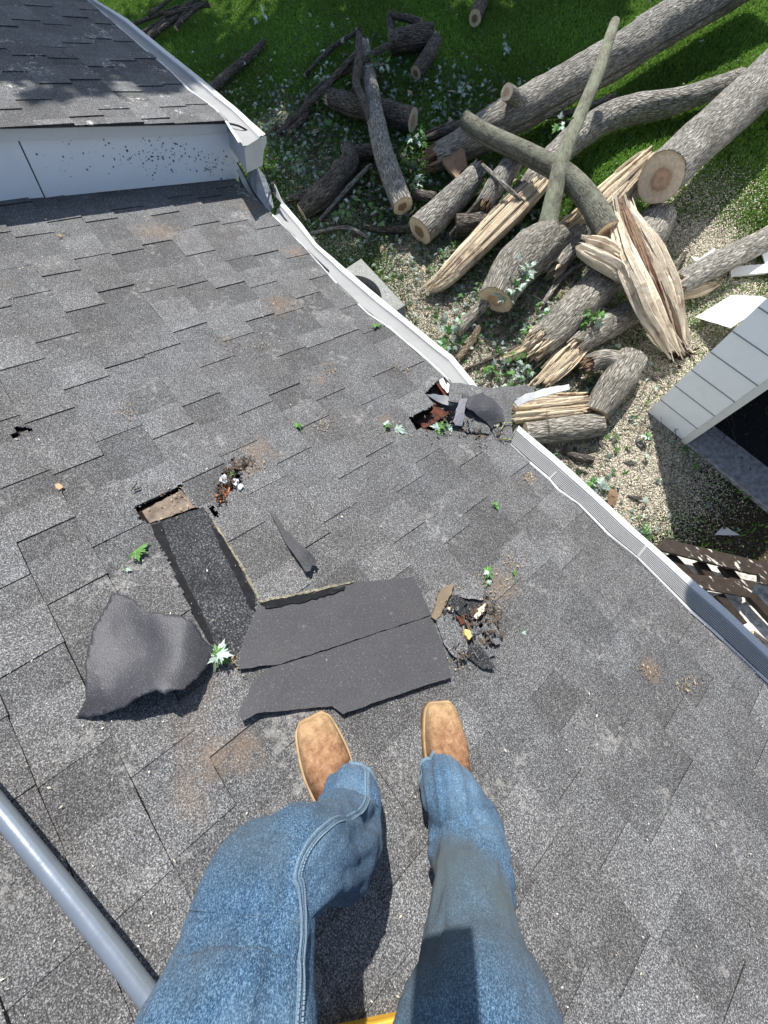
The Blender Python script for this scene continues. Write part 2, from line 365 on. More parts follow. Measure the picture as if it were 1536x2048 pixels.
def visible_xy(n, x0=-20, x1=4.5, y0=1.2, y1=15, margin=60, nearbias=True):
    out = []
    tot = 0
    while tot < n:
        x = rng.uniform(x0, x1, n); y = rng.uniform(y0, y1, n)
        P = np.stack([x - C[0], y - C[1], np.full(n, -CAM_H)]); q = np.stack([right, down, fwd]) @ P
        px = 768 + FPX * q[0] / q[2]; py = 1024 + FPX * q[1] / q[2]
        ok = (q[2] > 0) & (px > -margin) & (px < 1536 + margin) & (py > -margin) & (py < 1300) & (px > 150 + (py - 60) * .78)
        out.append(np.stack([x[ok], y[ok]], 1)); tot += ok.sum()
    return np.concatenate(out)[:n]
def dust_xy(n):
    w = DWa[:, 2] ** 2 * DWa[:, 3]; k = rng.choice(len(DWa), n, p=w / w.sum()); return np.stack([DWa[k, 0], DWa[k, 1]], 1) + rng.normal(0, .58, (n, 2)) * DWa[k, 2:3]
def blades(n, length, width, ztop, tonef, name, mat, label, lean=.6, keep=None, flat=False, zr=(0.0, .0), extra=0):
    p = visible_xy(n)
    if keep is not None: p = p[keep(p)]; keep = None
    if extra: p = np.concatenate([p, dust_xy(extra)])
    if keep is not None: p = p[keep(p)]
    n = len(p); a = rng.uniform(0, 2 * np.pi, n); L = length * rng.uniform(.5, 1.4, n); w = width * rng.uniform(.6, 1.4, n)
    z = rng.uniform(zr[0], zr[1], n)
    dx, dy = np.cos(a), np.sin(a)
    if flat:                                   # chips: quads lying roughly flat
        tl = rng.normal(0, .35, n); t2 = rng.normal(0, .35, n)
        c = np.stack([p[:, 0], p[:, 1], z], 1)
        u = np.stack([dx * L / 2, dy * L / 2, tl * L / 2], 1); v = np.stack([-dy * w / 2, dx * w / 2, t2 * w / 2], 1)
        V = np.stack([c - u - v * .6, c + u - v, c + u * .8 + v, c - u + v], 1).reshape(-1, 3)
        F = np.arange(n * 4).reshape(-1, 4); T = np.repeat(tonef(p, n), 4)
    else:
        b = np.stack([p[:, 0], p[:, 1], z - .01], 1); sd_ = np.stack([-dy * w, dx * w, np.zeros(n)], 1)
        lz = rng.uniform(.35, 1, n); tip = b + np.stack([dx * L * lean * rng.uniform(.3, 1.3, n), dy * L * lean, L * lz], 1)
        mid = (b + tip) / 2 + np.stack([np.zeros(n), np.zeros(n), L * .2], 1)
        V = np.stack([b - sd_, b + sd_, mid + sd_ * .8, tip, mid - sd_ * .8], 1).reshape(-1, 3)
        F = np.arange(n * 5).reshape(-1, 5); T = np.repeat(tonef(p, n), 5)
    o = big_mesh(name, V, F, mat, T); return tag(o, label, name.replace('_', ' '), kind='stuff')
blades(430000, .050, .0055, 0, lambda p, n: rng.uniform(.35, 1.7, n) * (1 + .45 * np.sin(p[:, 0] * 1.7) * np.sin(p[:, 1] * 2.3 + 1)), 'grass', MT['grass'], 'short green lawn grass around the felled logs',
       keep=lambda p: rng.random(len(p)) > soilf(p[:, 0], p[:, 1]) * .97)
blades(300000, .0115, .0055, 0, lambda p, n: rng.choice([.2, .45, .8, 1.1, 1.4], n, p=[.2, .2, .25, .22, .13]), 'sawdust', MT['chip'], 'pale sawdust and wood chips scattered over grass and soil',
       flat=True, zr=(.005, .03), extra=360000, keep=lambda p: rng.random(len(p)) < np.clip(dustf(p[:, 0], p[:, 1]) ** 1.3 * 1.25, .03, 1))
blades(16000, .04, .02, 0, lambda p, n: rng.choice([.25, .5, .8, 1.3, 2.2], n, p=[.3, .3, .25, .12, .03]), 'leaf_litter', MT['litter'], 'small torn green and grey leaves strewn over the lawn',
       flat=True, zr=(.015, .06), keep=lambda p: (rng.random(len(p)) < .05 + .9 * np.exp(-((p[:, 0] + 5.2) ** 2 / 6 + (p[:, 1] - 2.9) ** 2 / 2.2)) + .06 * dustf(p[:, 0], p[:, 1])))

# ------------------------------------------------------------------ house: shingled roofs
def rp(pts, n=0.0): return [tuple(on_roof(x, y, n)[:2]) for x, y in pts]
GI = [(545, 432), (578, 464), (618, 507), (679, 576), (737, 630), (781, 659), (818, 691), (852, 720), (879, 745), (896, 762), (958, 826), (1019, 890), (1058, 926), (1098, 960), (1115, 981), (1157, 1010), (1216, 1070), (1276, 1119), (1330, 1173), (1384, 1227), (1420, 1258), (1478, 1312), (1536, 1366), (1700, 1520), (2100, 1890)]
GO = [(566, 402), (606, 449), (635, 488), (690, 535), (764, 596), (805, 630), (848, 665), (880, 692), (906, 711), (957, 774), (998, 812), (1038, 850), (1071, 878), (1105, 906), (1140, 936), (1209, 1000), (1253, 1040), (1297, 1080), (1332, 1110), (1366, 1140), (1410, 1178), (1454, 1216), (1536, 1294), (1700, 1447), (2100, 1817)]
gi = rp(GI); go = rp(GO)
gi_e = [p[0] for p in gi]; gi_r = [p[1] for p in gi]
def eave_lower(e): return float(np.interp(e, gi_e, gi_r)) + .004
GI2 = [(-160, -220), (60, -80), (173, 0), (233, 51), (292, 102), (332, 135), (379, 182), (430, 219), (450, 241), (465, 265), (480, 288)]
GO2 = [(-100, -220), (95, -80), (193, 0), (255, 36), (328, 95), (401, 153), (448, 193), (474, 215), (500, 239), (516, 253), (532, 267)]
N2 = .265
gi2 = rp(GI2, N2); go2 = rp(GO2, N2)
g2e = [p[0] for p in gi2]; g2r = [p[1] for p in gi2]
g2e, g2r = g2e[:-2], g2r[:-2]
def eave_upper(e): return float(np.interp(e, g2e, g2r)) + .004
HOLE = rp([(818, 838), (868, 812), (848, 790), (872, 764), (900, 752), (930, 790), (925, 830), (905, 855), (880, 866), (846, 858), (832, 862)])
HOLE2 = rp([(440, 966), (446, 944), (460, 946), (468, 936), (478, 940), (484, 966), (474, 976), (460, 980), (450, 1002), (434, 1000), (430, 985)])
HOLE3 = rp([(925, 1236), (938, 1232), (966, 1240), (978, 1256), (990, 1286), (982, 1288), (960, 1268), (940, 1262)])
SLOT = rp([(416, 1016), (426, 1012), (438, 1028), (436, 1036), (428, 1034)])
NICK = rp([(30, 854), (60, 856), (64, 862), (44, 864), (40, 876), (28, 880), (24, 870), (34, 866)])
STRIP = rp([(300, 1048), (408, 1014), (424, 1040), (470, 1115), (516, 1196), (508, 1240), (470, 1330), (432, 1300), (395, 1245), (345, 1140)])
TAB = rp([(270, 1018), (362, 972), (382, 1004), (395, 1018), (300, 1048), (282, 1042)])
cut_all = [HOLE, HOLE2, HOLE3, SLOT, NICK, STRIP, TAB]; cut_deck = [HOLE, HOLE2, HOLE3, SLOT]
def near(polys, e0, e1, r0, r1, m=.01):
    return [p for p in polys if min(q[0] for q in p) - m < e1 and max(q[0] for q in p) + m > e0 and min(q[1] for q in p) - m < r1 and max(q[1] for q in p) + m > r0]
COURSE = .143; R_OFF = -.174
def roof_wave(e, r): return .0045 * fbm(e * 1.1, r * 1.3, 5, 3)
def roof_mesh(e0, e1, r0, eave, n0, polys, wave, name, parent):
    B = Buf()
    def cell(ea, eb, ra, rb0, rb1, na, nb, bot, tone):
        wv = [wave(ea, ra), wave(eb, ra), wave(eb, rb1), wave(ea, rb0)]
        top = [RW(ea, ra, n0 + na + wv[0]), RW(eb, ra, n0 + na + wv[1]), RW(eb, rb1, n0 + nb + wv[2]), RW(ea, rb0, n0 + nb + wv[3])]
        lo = [RW(ea, ra, n0 + bot + wv[0]), RW(eb, ra, n0 + bot + wv[1]), RW(eb, rb1, n0 + bot + wv[2]), RW(ea, rb0, n0 + bot + wv[3])]
        B.add(top, [(0, 1, 2, 3)], tone); B.add(top + lo, [(0, 4, 5, 1), (1, 5, 6, 2), (2, 6, 7, 3), (3, 7, 4, 0)], tone * .35)
    def put(ea, eb, ra, rb, na, nb, bot, tone, jit):
        rba = min(rb + jit[0], eave(ea)); rbb = min(rb + jit[1], eave(eb))
        if rba <= ra + .004 and rbb <= ra + .004: return
        pl = near(polys, ea, eb, ra, rb)
        if not pl:
            cell(ea, eb, ra, max(rba, ra + .001), max(rbb, ra + .001), na, nb, bot, tone); return
        st = .0055; ne = max(1, int((eb - ea) / st)); nr = max(1, int((rb - ra) / st))
        for i in range(ne):
            a, b = ea + (eb - ea) * i / ne, ea + (eb - ea) * (i + 1) / ne
            run = None
            for j in range(nr + 1):
                inside = True
                if j < nr:
                    c, d = ra + (rb - ra) * j / nr, ra + (rb - ra) * (j + 1) / nr
                    x, y = (a + b) / 2, (c + d) / 2; q = .005 * noise.noise(Vector((x * 90, y * 90, bot * 900)))
                    inside = any(poly_in(x + q, y + q, p) for p in pl) or c > min(eave(a), eave(b))
                if not inside and run is None: run = j
                if inside and run is not None:
                    c, d = ra + (rb - ra) * run / nr, ra + (rb - ra) * j / nr
                    f0, f1 = run / nr, j / nr
                    cell(a, b, c, min(d, eave(a)), min(d, eave(b)), na + (nb - na) * f0, na + (nb - na) * f1, bot, tone); run = None
    k0 = int(math.floor((r0 - R_OFF) / COURSE)); rmax = max(eave(e) for e in np.linspace(e0, e1, 60))
    k = k0
    while R_OFF + k * COURSE < rmax:
        ra = R_OFF + k * COURSE; rb = ra + COURSE
        e = e0 - random.uniform(0, .1); tooth = random.random() < .5
        while e < e1:
            w = random.uniform(.085, .20) if tooth else random.uniform(.075, .19)
            a, b = max(e, e0), min(e + w, e1)
            t = random.uniform(.92, 1.18) if tooth else random.uniform(.74, 1.0)
            if b > a + .004:
                jit = (random.uniform(-.002, .002), random.uniform(-.002, .002)); dn = random.uniform(-.0006, .0008)
                # weathered tabs curl a little at the butt
                put(a, b, ra, rb, .0005 + dn, .0042 + dn, -.004, t * (.97 if tooth else 1), jit)
                lf = .0003 if e < -.6 else 0
                if tooth: put(a + .001, b - .001, ra, rb, .0036 + dn + lf * .6, .0064 + dn + lf + random.choice([0, 0, .0006, .0016]), .0002, t, jit)
            e += w; tooth = not tooth
            if random.random() < .06: tooth = not tooth
        k += 1
    return B.build(name, MT['shingle'], parent)
E0L, E1L = -2.56, 3.2
house = empty('house', RW(0, -2, -.2) * np.array([1, 1, 0]), 'house with grey shingled lower roof, torn and holed by the fallen tree', 'house')
roof_mesh(E0L, E1L, -1.75, eave_lower, 0.0, cut_all, roof_wave, 'roof_shingles', house)
us = roof_mesh(-6.5, -2.50, -1.2, eave_upper, N2, [], lambda e, r: .004 * fbm(e, r, 9, 3), 'upper_roof_shingles', house); us.data.materials[0] = mat_shingle('scuffed_shingle', (1.0, 1.0))
def deck(e0, e1, r0, eave, n, polys, name, off=-.03):
    B = Buf(); es = list(np.arange(e0, e1, .25)) + [e1]
    for i in range(len(es) - 1):
        a, b = es[i], es[i + 1]; r1 = min(eave(a), eave(b)) + off
        rs = list(np.arange(r0, r1, .25)) + [r1]
        for j in range(len(rs) - 1):
            c, d = rs[j], rs[j + 1]; pl = near(polys, a, b, c, d)
            m = 1 if not pl else 42
            for u in range(m):
                for v in range(m):
                    ea, eb = a + (b - a) * u / m, a + (b - a) * (u + 1) / m; ra, rb = c + (d - c) * v / m, c + (d - c) * (v + 1) / m
                    if pl and any(poly_in((ea + eb) / 2, (ra + rb) / 2, p) for p in pl): continue
                    B.box(RW(ea, ra, n - .022), RW(eb, ra, 0) - RW(ea, ra, 0), RW(ea, rb, 0) - RW(ea, ra, 0), RW(0, 0, .017) - RW(0, 0, 0))
    return B.build(name, MT['ply'], house)
deck(E0L + .01, E1L, -1.75, eave_lower, -.006, cut_deck, 'roof_deck')
deck(-6.5, -2.53, -1.2, eave_upper, N2 - .006, [], 'upper_roof_deck')
# walls below the eaves, attic floor, hidden back slope
def wbox(B, x0, x1, y0, y1, z0, z1, tone=1.0): B.box((x0, y0, z0), (x1 - x0, 0, 0), (0, y1 - y0, 0), (0, 0, z1 - z0), tone)
B = Buf(); wbox(B, -6.4, 3.1, .44, .50, 0, 1.98); wbox(B, -6.4, -6.34, -2, .44, 0, 1.98); wbox(B, 3.04, 3.1, -2, .44, 0, 1.98); wbox(B, -6.4, 3.1, -2.06, -2.0, 0, 3.3)
B.build('wall', MT['siding'], house)
B = Buf(); wbox(B, -6.3, 3.0, -1.98, .52, 1.985, 2.0); B.build('attic_floor', MT['ply'], house)
B = Buf()
q = lambda e, r, n: RW(e, r, n)
for a, b, n in ((E0L + .02, E1L, -.03), (-6.5, -2.53, N2 - .03)):
    o = q(a, -1.75 if n < 0 else -1.2, n); B.box(o, q(b, 0, 0) - q(a, 0, 0), np.array([0, -1.6, -.66]), (0, 0, .02))
B.build('back_roof_slope', MT['shingle'], house)
B = Buf()
for e in np.arange(E0L, E1L - .05, .1):
    ra, rb = eave_lower(e), eave_lower(e + .1)
    for (n0, n1, off) in ((-.20, -.004, -.006),):
        o = RW(e, ra + off - .02, n0); B.box(o, RW(e + .0995, rb + off - .02, n0) - o, RW(0, .02, 0) - RW(0, 0, 0), RW(0, 0, n1 - n0) - RW(0, 0, 0))
B.build('eave_fascia', MT['trim'], house)
B = Buf(); B.box(RW(E0L, .7, -.21), RW(E1L - E0L, 0, 0) - RW(0, 0, 0), RW(0, .60, 0) - RW(0, 0, 0), RW(0, 0, .012) - RW(0, 0, 0)); B.build('soffit', MT['ply'], house)
# rafters in the hole
B = Buf()
for e in (-.42, .0, .42, .84, 1.26): B.box(RW(e, -1.7, -.16), RW(.038, 0, 0) - RW(0, 0, 0), RW(0, 2.85, 0) - RW(0, 0, 0), RW(0, 0, .13) - RW(0, 0, 0))
B.build('rafters', MT['redwood'], house)
# white wall strip between the two roof levels, with its trim
B = Buf()
def estrip(B, e, th, r0, r1, n00, n01, n10, n11):      # board in the plane e, from (r0,n00..n01) to (r1,n10..n11)
    f = [RW(e, r0, n00), RW(e, r1, n10), RW(e, r1, n11), RW(e, r0, n01)]; b = [RW(e - th, r0, n00), RW(e - th, r1, n10), RW(e - th, r1, n11), RW(e - th, r0, n01)]
    B.add(f + b, [(0, 1, 2, 3), (7, 6, 5, 4), (0, 4, 5, 1), (1, 5, 6, 2), (2, 6, 7, 3), (3, 7, 4, 0)])
estrip(B, -2.55, .02, -1.3, .316, .004, .212, .004, .212); B.build('rake_board', MT['fascia'], house)
B = Buf(); estrip(B, -2.546, .02, .322, 1.305, .004, .212, .010, .212)
def wspot(r, n, s_):
    k = random.choice([5, 6, 7]); V = [RW(-2.544, r + s_ * math.cos(6.283 * i / k) * random.uniform(.6, 1.2), n + s_ * math.sin(6.283 * i / k) * random.uniform(.6, 1.2)) for i in range(k)]; B.add(V + [q_ + np.array([-.003, 0, 0]) for q_ in V], [tuple(range(k)), tuple(range(k, 2 * k))[::-1]] + [(i, (i + 1) % k, (i + 1) % k + k, i + k) for i in range(k)], .07)
for _ in range(230):
    r_ = random.choice([random.gauss(1.13, .09), random.gauss(.92, .12), random.gauss(.75, .2), random.uniform(.35, 1.28)]); n_ = min(.2, max(.015, random.gauss(.13 - .05 * (r_ > 1.1), .035)))
    if .33 < r_ < 1.285: wspot(r_, n_, random.choice([.0012, .002, .003, .0045]) * random.uniform(.7, 1.2))
B.build('rake_board', MT['fascia'], house)
B = Buf(); estrip(B, -2.522, .03, -1.3, 1.245, .214, .252, .214, .252); B.build('rake_trim', MT['trim'], house)

def loft_strip(A, Bp, prof, mats, name, parent, n_base=0.0, smooth=False):
    """A, Bp: matching inner / outer roof points; prof: list of (t, n) across; returns one mesh"""
    Bf = Buf(); rows = []
    for (a, b) in zip(A, Bp):
        rows.append([RW(a[0] + (b[0] - a[0]) * t, a[1] + (b[1] - a[1]) * t, n_base + n + (a[2] if len(a) > 2 else 0)) for t, n in prof])
    m = len(prof); V = [p for r in rows for p in r]; F = []
    for i in range(len(rows) - 1):
        for j in range(m - 1): F.append((i * m + j, (i + 1) * m + j, (i + 1) * m + j + 1, i * m + j + 1))
    Bf.add(V, F); return Bf.build(name, mats, parent, smooth)
def resample(P, Q, step):
    out = []
    for i in range(len(P) - 1):
        k = max(1, int(abs(P[i + 1][0] - P[i][0]) / step))
        for s_ in range(k):
            f = s_ / k; out.append((tuple(np.array(P[i]) * (1 - f) + np.array(P[i + 1]) * f), tuple(np.array(Q[i]) * (1 - f) + np.array(Q[i + 1]) * f)))
    out.append((tuple(P[-1]), tuple(Q[-1]))); return out
def gutter(name, label, A, Bq, nb, ribbed, loc, end0=True, end1=True, depth=.115, open_from=None):
    g = empty(name, loc, label, 'gutter')
    pr = resample(A, Bq, .03)
    A2 = []; B2 = []
    for i, (a, b) in enumerate(pr):
        w = .003 + .001 * noise.noise(Vector((a[0] * 6, nb, 1))) + (roof_wave(a[0], a[1]) if nb < .1 else .004 * fbm(a[0], a[1], 9, 3)); A2.append((a[0], a[1], w)); B2.append((b[0], b[1] + .0015 * noise.noise(Vector((a[0] * 9, 2, nb))), w))
    fl = [(-.05, .008), (-.02, .011), (.02, .010), (.09, .003), (.11, -.004)]                          # white drip edge
    loft_strip(A2, B2, fl, MT['white'], 'drip_edge', g, nb)
    gd = [(.10, -.010)]
    if ribbed:
        for k in range(8):
            t = .18 + k * .066; gd += [(t, -.016), (t + .010, -.003), (t + .046, -.003), (t + .056, -.016)]
    else: gd += [(.3, -.014), (.5, -.016), (.66, -.013)]
    gd.append((.73, -.008))
    loft_strip(A2, B2, gd, MT['guard'], 'gutter_guard', g, nb)
    ow = [(.71, -.010), (.73, .0), (.80, .003), (.86, -.001), (.98, .001), (1.0, -.006), (1.0, -.03), (.90, -.05), (.82, -.085), (.80, -depth), (.15, -depth), (.13, -.012)]
    loft_strip(A2, B2, ow, MT['white'], 'trough', g, nb)
    for k, (on, idx) in enumerate(((end0, 0), (end1, -1))):
        if not on: continue
        a, b = A2[idx], B2[idx]; Bf = Buf()
        pts = [(.13, -.012), (.73, .0), (.80, .003), (1.0, -.002), (1.0, -.03), (.90, -.05), (.82, -.085), (.80, -depth), (.15, -depth)]
        ee = -.002 if k == 0 else .002
        V = [RW(a[0] + (b[0] - a[0]) * t + ee, a[1] + (b[1] - a[1]) * t, nb + n) for t, n in pts]
        Bf.add(V, [tuple(range(len(V)))]); Bf.build('end_cap', MT['white'], g)
    return g
i1 = 10
g1 = gutter('gutter', 'long sagging white gutter with smooth grey cover, from upper roof corner to torn hole', gi[:i1], go[:i1], -.006, False, RW(*gi[5], -.1))
g2 = gutter('gutter', 'straight white gutter with ribbed grey cover on the lower right roof edge', gi[11:], go[11:], -.006, True, RW(*gi[14], -.1))
gutter('gutter', 'white gutter with boxed end along the upper roof edge at top left', gi2, go2, N2 - .006, False, RW(*gi2[6], N2 - .1), end0=False)
# seams of the ribbed cover and crumpled inner lip
for (px, py), (qx, qy) in (((1272, 1118), (1297, 1086)), ((1098, 958), (1112, 944))):
    a, b = on_roof(px, py, -.002), on_roof(qx, qy, -.002); Bf = Buf(); d = np.array([.004, 0, 0])
    Bf.add([RW(*(a - d)), RW(*(a + d)), RW(*(b + d)), RW(*(b - d)), RW(*(a - d - [0, 0, .004])), RW(*(a + d - [0, 0, .004])), RW(*(b + d - [0, 0, .004])), RW(*(b - d - [0, 0, .004]))], [(0, 1, 2, 3), (0, 4, 5, 1), (1, 5, 6, 2), (2, 6, 7, 3), (3, 7, 4, 0)])
    Bf.build('cover_seam', MT['guard'], g2)

# ------------------------------------------------------------------ torn sheets
def sheet(name, outline, mat, th=.003, step=9, bump=0.0, jit=1.2, ctrl=(), parent=None, smooth=True, tone=1.0, freq=12, roofwave=True, zmode=None, build=True):
    """outline [(px,py,height)]: a thin torn piece; height is metres above the roof (or above the lawn with zmode)"""
    O = []
    m = len(outline)
    for i in range(m):
        a, b = outline[i], outline[(i + 1) % m]; L = math.hypot(b[0] - a[0], b[1] - a[1]); k = max(1, int(L / step))
        for s_ in range(k):
            f = s_ / k; j = jit if s_ else jit * .3
            O.append((a[0] + (b[0] - a[0]) * f + random.uniform(-j, j), a[1] + (b[1] - a[1]) * f + random.uniform(-j, j)))
    xs = [p[0] for p in O]; ys = [p[1] for p in O]; pts = list(O)
    y = min(ys) + step / 2
    while y < max(ys):
        x = min(xs) + step / 2
        while x < max(xs):
            xx, yy = x + random.uniform(-.2, .2) * step, y + random.uniform(-.2, .2) * step
            if poly_in(xx, yy, O) and min((xx - a) ** 2 + (yy - b) ** 2 for a, b in O) > (step * .5) ** 2: pts.append((xx, yy))
            x += step
        y += step
    n = len(O)
    vs, es, fs, _, _, _ = delaunay_2d_cdt([Vector(p) for p in pts], [(i, (i + 1) % n) for i in range(n)], [], 1, 1e-6)
    C_ = [(p[0], p[1], p[2]) for p in outline] + list(ctrl)
    cp = np.array(C_, float); cc = cp[:, :2]; dd = np.sqrt(((cc[:, None] - cc[None]) ** 2).sum(-1)) + 1e-9
    K_ = dd ** 2 * np.log(dd); nC = len(cp); Pm = np.concatenate([np.ones((nC, 1)), cc], 1); reg = np.eye(nC) * 400.0
    A_ = np.block([[K_ + reg, Pm], [Pm.T, np.zeros((3, 3))]]); wts = np.linalg.lstsq(A_, np.append(cp[:, 2], [0, 0, 0]), rcond=None)[0]
    def hgt(x, y):
        d_ = np.sqrt((cc[:, 0] - x) ** 2 + (cc[:, 1] - y) ** 2) + 1e-9; return float((d_ ** 2 * np.log(d_)) @ wts[:nC] + wts[nC] + wts[nC + 1] * x + wts[nC + 2] * y)
    top, bot = [], []
    nn = W @ np.array([0, 0, 1]) if zmode is None else np.array([0, 0, 1])
    for v in vs:
        h = min(max(hgt(v.x, v.y), cp[:, 2].min() - .004), cp[:, 2].max() + .02) + bump * fbm(v.x / freq / 8, v.y / freq / 8, len(C_))
        if zmode is None and roofwave: q_ = on_roof(v.x, v.y, h); h += roof_wave(q_[0], q_[1])
        P = RW(*on_roof(v.x, v.y, h)) if zmode is None else on_z(v.x, v.y, h)
        top.append(P); bot.append(P - nn * th)
    k = len(vs); fs = [tuple(f) for f in fs]
    def nrm(f):
        a, b, c = top[f[0]], top[f[1]], top[f[2]]; return np.cross(b - a, c - a) @ nn
    fs = [f if nrm(f) > 0 else f[::-1] for f in fs]
    from collections import Counter
    cnt = {}
    for f in fs:
        for i in range(len(f)):
            e = (f[i], f[(i + 1) % len(f)]); cnt[e] = 1
    side = [(b, a, a + k, b + k) for (a, b) in cnt if (b, a) not in cnt]
    B = Buf(); B.add(top + bot, fs + [tuple(i + k for i in f[::-1]) for f in fs] + side, tone)
    if not build: return B
    o = B.build(name, mat, parent); return o
# ------------------------------------------------------------------ damage on the roof
MT['dusty'] = mat_plain('dusty_tar_edge', (.20, .18, .13), .95, .1, .6, 0, 120, .003)
TS = 'torn shingle pieces on the roof'
h = sheet('exposed_shingle_course', [(300, 1048, .0015), (408, 1014, .0015), (424, 1040, .0015), (470, 1115, .0015), (516, 1196, .0015), (508, 1240, .0015), (470, 1330, .0015), (432, 1300, .0015), (395, 1245, .0015), (345, 1140, .0015)], MT['granule'], .003, 12)
tag(h, 'dark fresh granule strip laid bare between the crumpled felt and the grey tabs', 'shingle')
t = sheet('tar_line', [(302, 1050, .0035), (322, 1044, .0035), (345, 1105, .0035), (375, 1170, .0035), (405, 1225, .0035), (431, 1290, .0035), (420, 1288, .0035), (388, 1232, .0035), (352, 1165, .0035), (322, 1100, .0035)], MT['tar'], .002, 9)
t.parent = h
t = sheet('tar_smear', [(425, 1055, .004), (440, 1062, .004), (470, 1110, .004), (508, 1190, .004), (512, 1222, .004), (498, 1212, .004), (470, 1150, .004), (440, 1095, .004)], MT['tar'], .002, 9, jit=2.5); t.parent = h
t = sheet('dusty_edge', [(424, 1040, .010), (428, 1041, .010), (475, 1114, .010), (520, 1194, .010), (516, 1198, .010), (471, 1117, .010)], MT['dusty'], .004, 9, jit=1.6); t.parent = h
b = sheet('stained_underlay', [(284, 1022, .001), (362, 980, .001), (382, 1004, .001), (393, 1014, .001), (300, 1046, .001)], mat_plain('dusty_underlay', (.20, .155, .12), .95, .1, .5, 0, 25, .002), .002, 10)
tag(b, 'dusty brown bare patch where one shingle tab is missing', 'underlay')

f1 = sheet('felt_sheet', [(226, 1184, .012), (262, 1196, .02), (290, 1222, .035), (365, 1232, .045), (392, 1250, .04), (405, 1278, .03), (430, 1298, .012), (418, 1325, .03), (398, 1352, .055), (368, 1380, .08), (342, 1382, .09), (330, 1390, .09), (312, 1380, .09), (300, 1386, .085), (268, 1398, .075), (254, 1412, .065), (240, 1416, .05), (205, 1430, .03), (150, 1436, .01), (172, 1400, .035), (170, 1330, .035), (186, 1260, .02)],
           MT['felt2'], .003, 7, .005, 1.9, ctrl=[(300, 1310, .04), (250, 1310, .03), (340, 1330, .07), (370, 1300, .06), (240, 1370, .045), (300, 1350, .07)], smooth=True)
for p in f1.data.polygons: p.use_smooth = True
tag(f1, 'large smooth dark felt sheet curled up with a shadow beneath, left of the flipped shingles', 'felt sheet')
f2 = sheet('flipped_shingle', [(520, 1200, .010), (590, 1190, .011), (700, 1166, .012), (800, 1157, .013), (828, 1152, .014), (845, 1190, .014), (862, 1230, .014), (700, 1283, .014), (560, 1328, .015), (478, 1338, .018), (480, 1300, .012), (505, 1240, .010)], MT['felt'], .0035, 12, .002, 1.2)
tag(f2, 'upper of the two broad flipped shingles ahead of the boots, with a tarry top edge', 'shingle', None)
t = sheet('tar_smear', [(520, 1206, .016), (600, 1190, .016), (690, 1172, .016), (688, 1180, .016), (610, 1203, .016), (530, 1216, .016)], MT['tar'], .003, 7, jit=2.2); t.parent = f2
t = sheet('dusty_edge', [(516, 1201, .015), (600, 1185, .015), (690, 1165, .015), (712, 1162, .015), (690, 1169, .015), (600, 1189, .015), (520, 1205, .015)], MT['dusty'], .004, 7, jit=1.4); t.parent = f2
f3 = sheet('flipped_shingle', [(560, 1330, .012), (700, 1285, .012), (862, 1232, .012), (884, 1290, .014), (904, 1354, .022), (800, 1388, .020), (686, 1428, .022), (664, 1412, .018), (600, 1418, .020), (545, 1424, .024), (514, 1426, .03), (484, 1442, .03), (476, 1424, .028), (492, 1395, .02), (505, 1362, .016), (530, 1340, .014)], MT['felt'], .0035, 12, .002, 1.3)
tag(f3, 'lower of the two broad flipped shingles, torn edge just ahead of the left boot toe', 'shingle')
f4 = sheet('torn_strip', [(540, 1024, .012), (552, 1030, .015), (568, 1056, .020), (592, 1082, .03), (618, 1102, .04), (634, 1122, .03), (630, 1132, .025), (624, 1130, .025), (620, 1142, .03), (610, 1143, .03), (604, 1132, .03), (590, 1112, .03), (568, 1080, .016), (556, 1056, .012)], MT['felt'], .003, 7, .003, 1.0)
tag(f4, 'narrow dark torn strip with ragged tip above the broad flipped shingles', 'shingle')
# crumpled shingle pieces around the small hole right of the big flaps
def piece(label, pts, mat, th=.004, bump=.006, step=7, jit=1.5, name='torn_shingle', group=None, ctrl=()):
    o = sheet(name, pts, mat, th, step, bump, jit, ctrl); return tag(o, label, 'shingle', group)
piece('triangular brown stained tab folded up beside the splintered stick', [(912, 1192, .012), (948, 1150, .012), (968, 1176, .02), (966, 1200, .03), (930, 1196, .02)], MT['shingle'])
piece('black granule flap pushed down at the head of the small roof hole', [(905, 1190, .014), (960, 1186, .020), (972, 1215, .022), (950, 1232, .008), (925, 1236, .006), (898, 1214, .010)], MT['granule'])
piece('grey tab bent down beside the right edge of the broad flipped shingles', [(872, 1240, .016), (896, 1216, .020), (925, 1238, .016), (932, 1270, .020), (936, 1300, .016), (925, 1320, .02), (905, 1310, .02), (890, 1290, .014)], MT['shingle'])
piece('slim grey sliver lying across the small roof hole', [(928, 1238, .018), (955, 1246, .02), (972, 1282, .018), (992, 1310, .014), (975, 1318, .012), (950, 1290, .016)], MT['shingle'])
piece('brown lower flap of the small roof hole', [(938, 1290, .014), (958, 1290, .022), (985, 1322, .022), (990, 1338, .02), (968, 1338, .014), (935, 1316, .010)], MT['granule'])
piece('grey tab edge lifted right of the small roof hole', [(974, 1226, .020), (1000, 1250, .018), (1002, 1284, .016), (992, 1290, .022), (970, 1262, .022), (962, 1244, .014)], MT['shingle'])
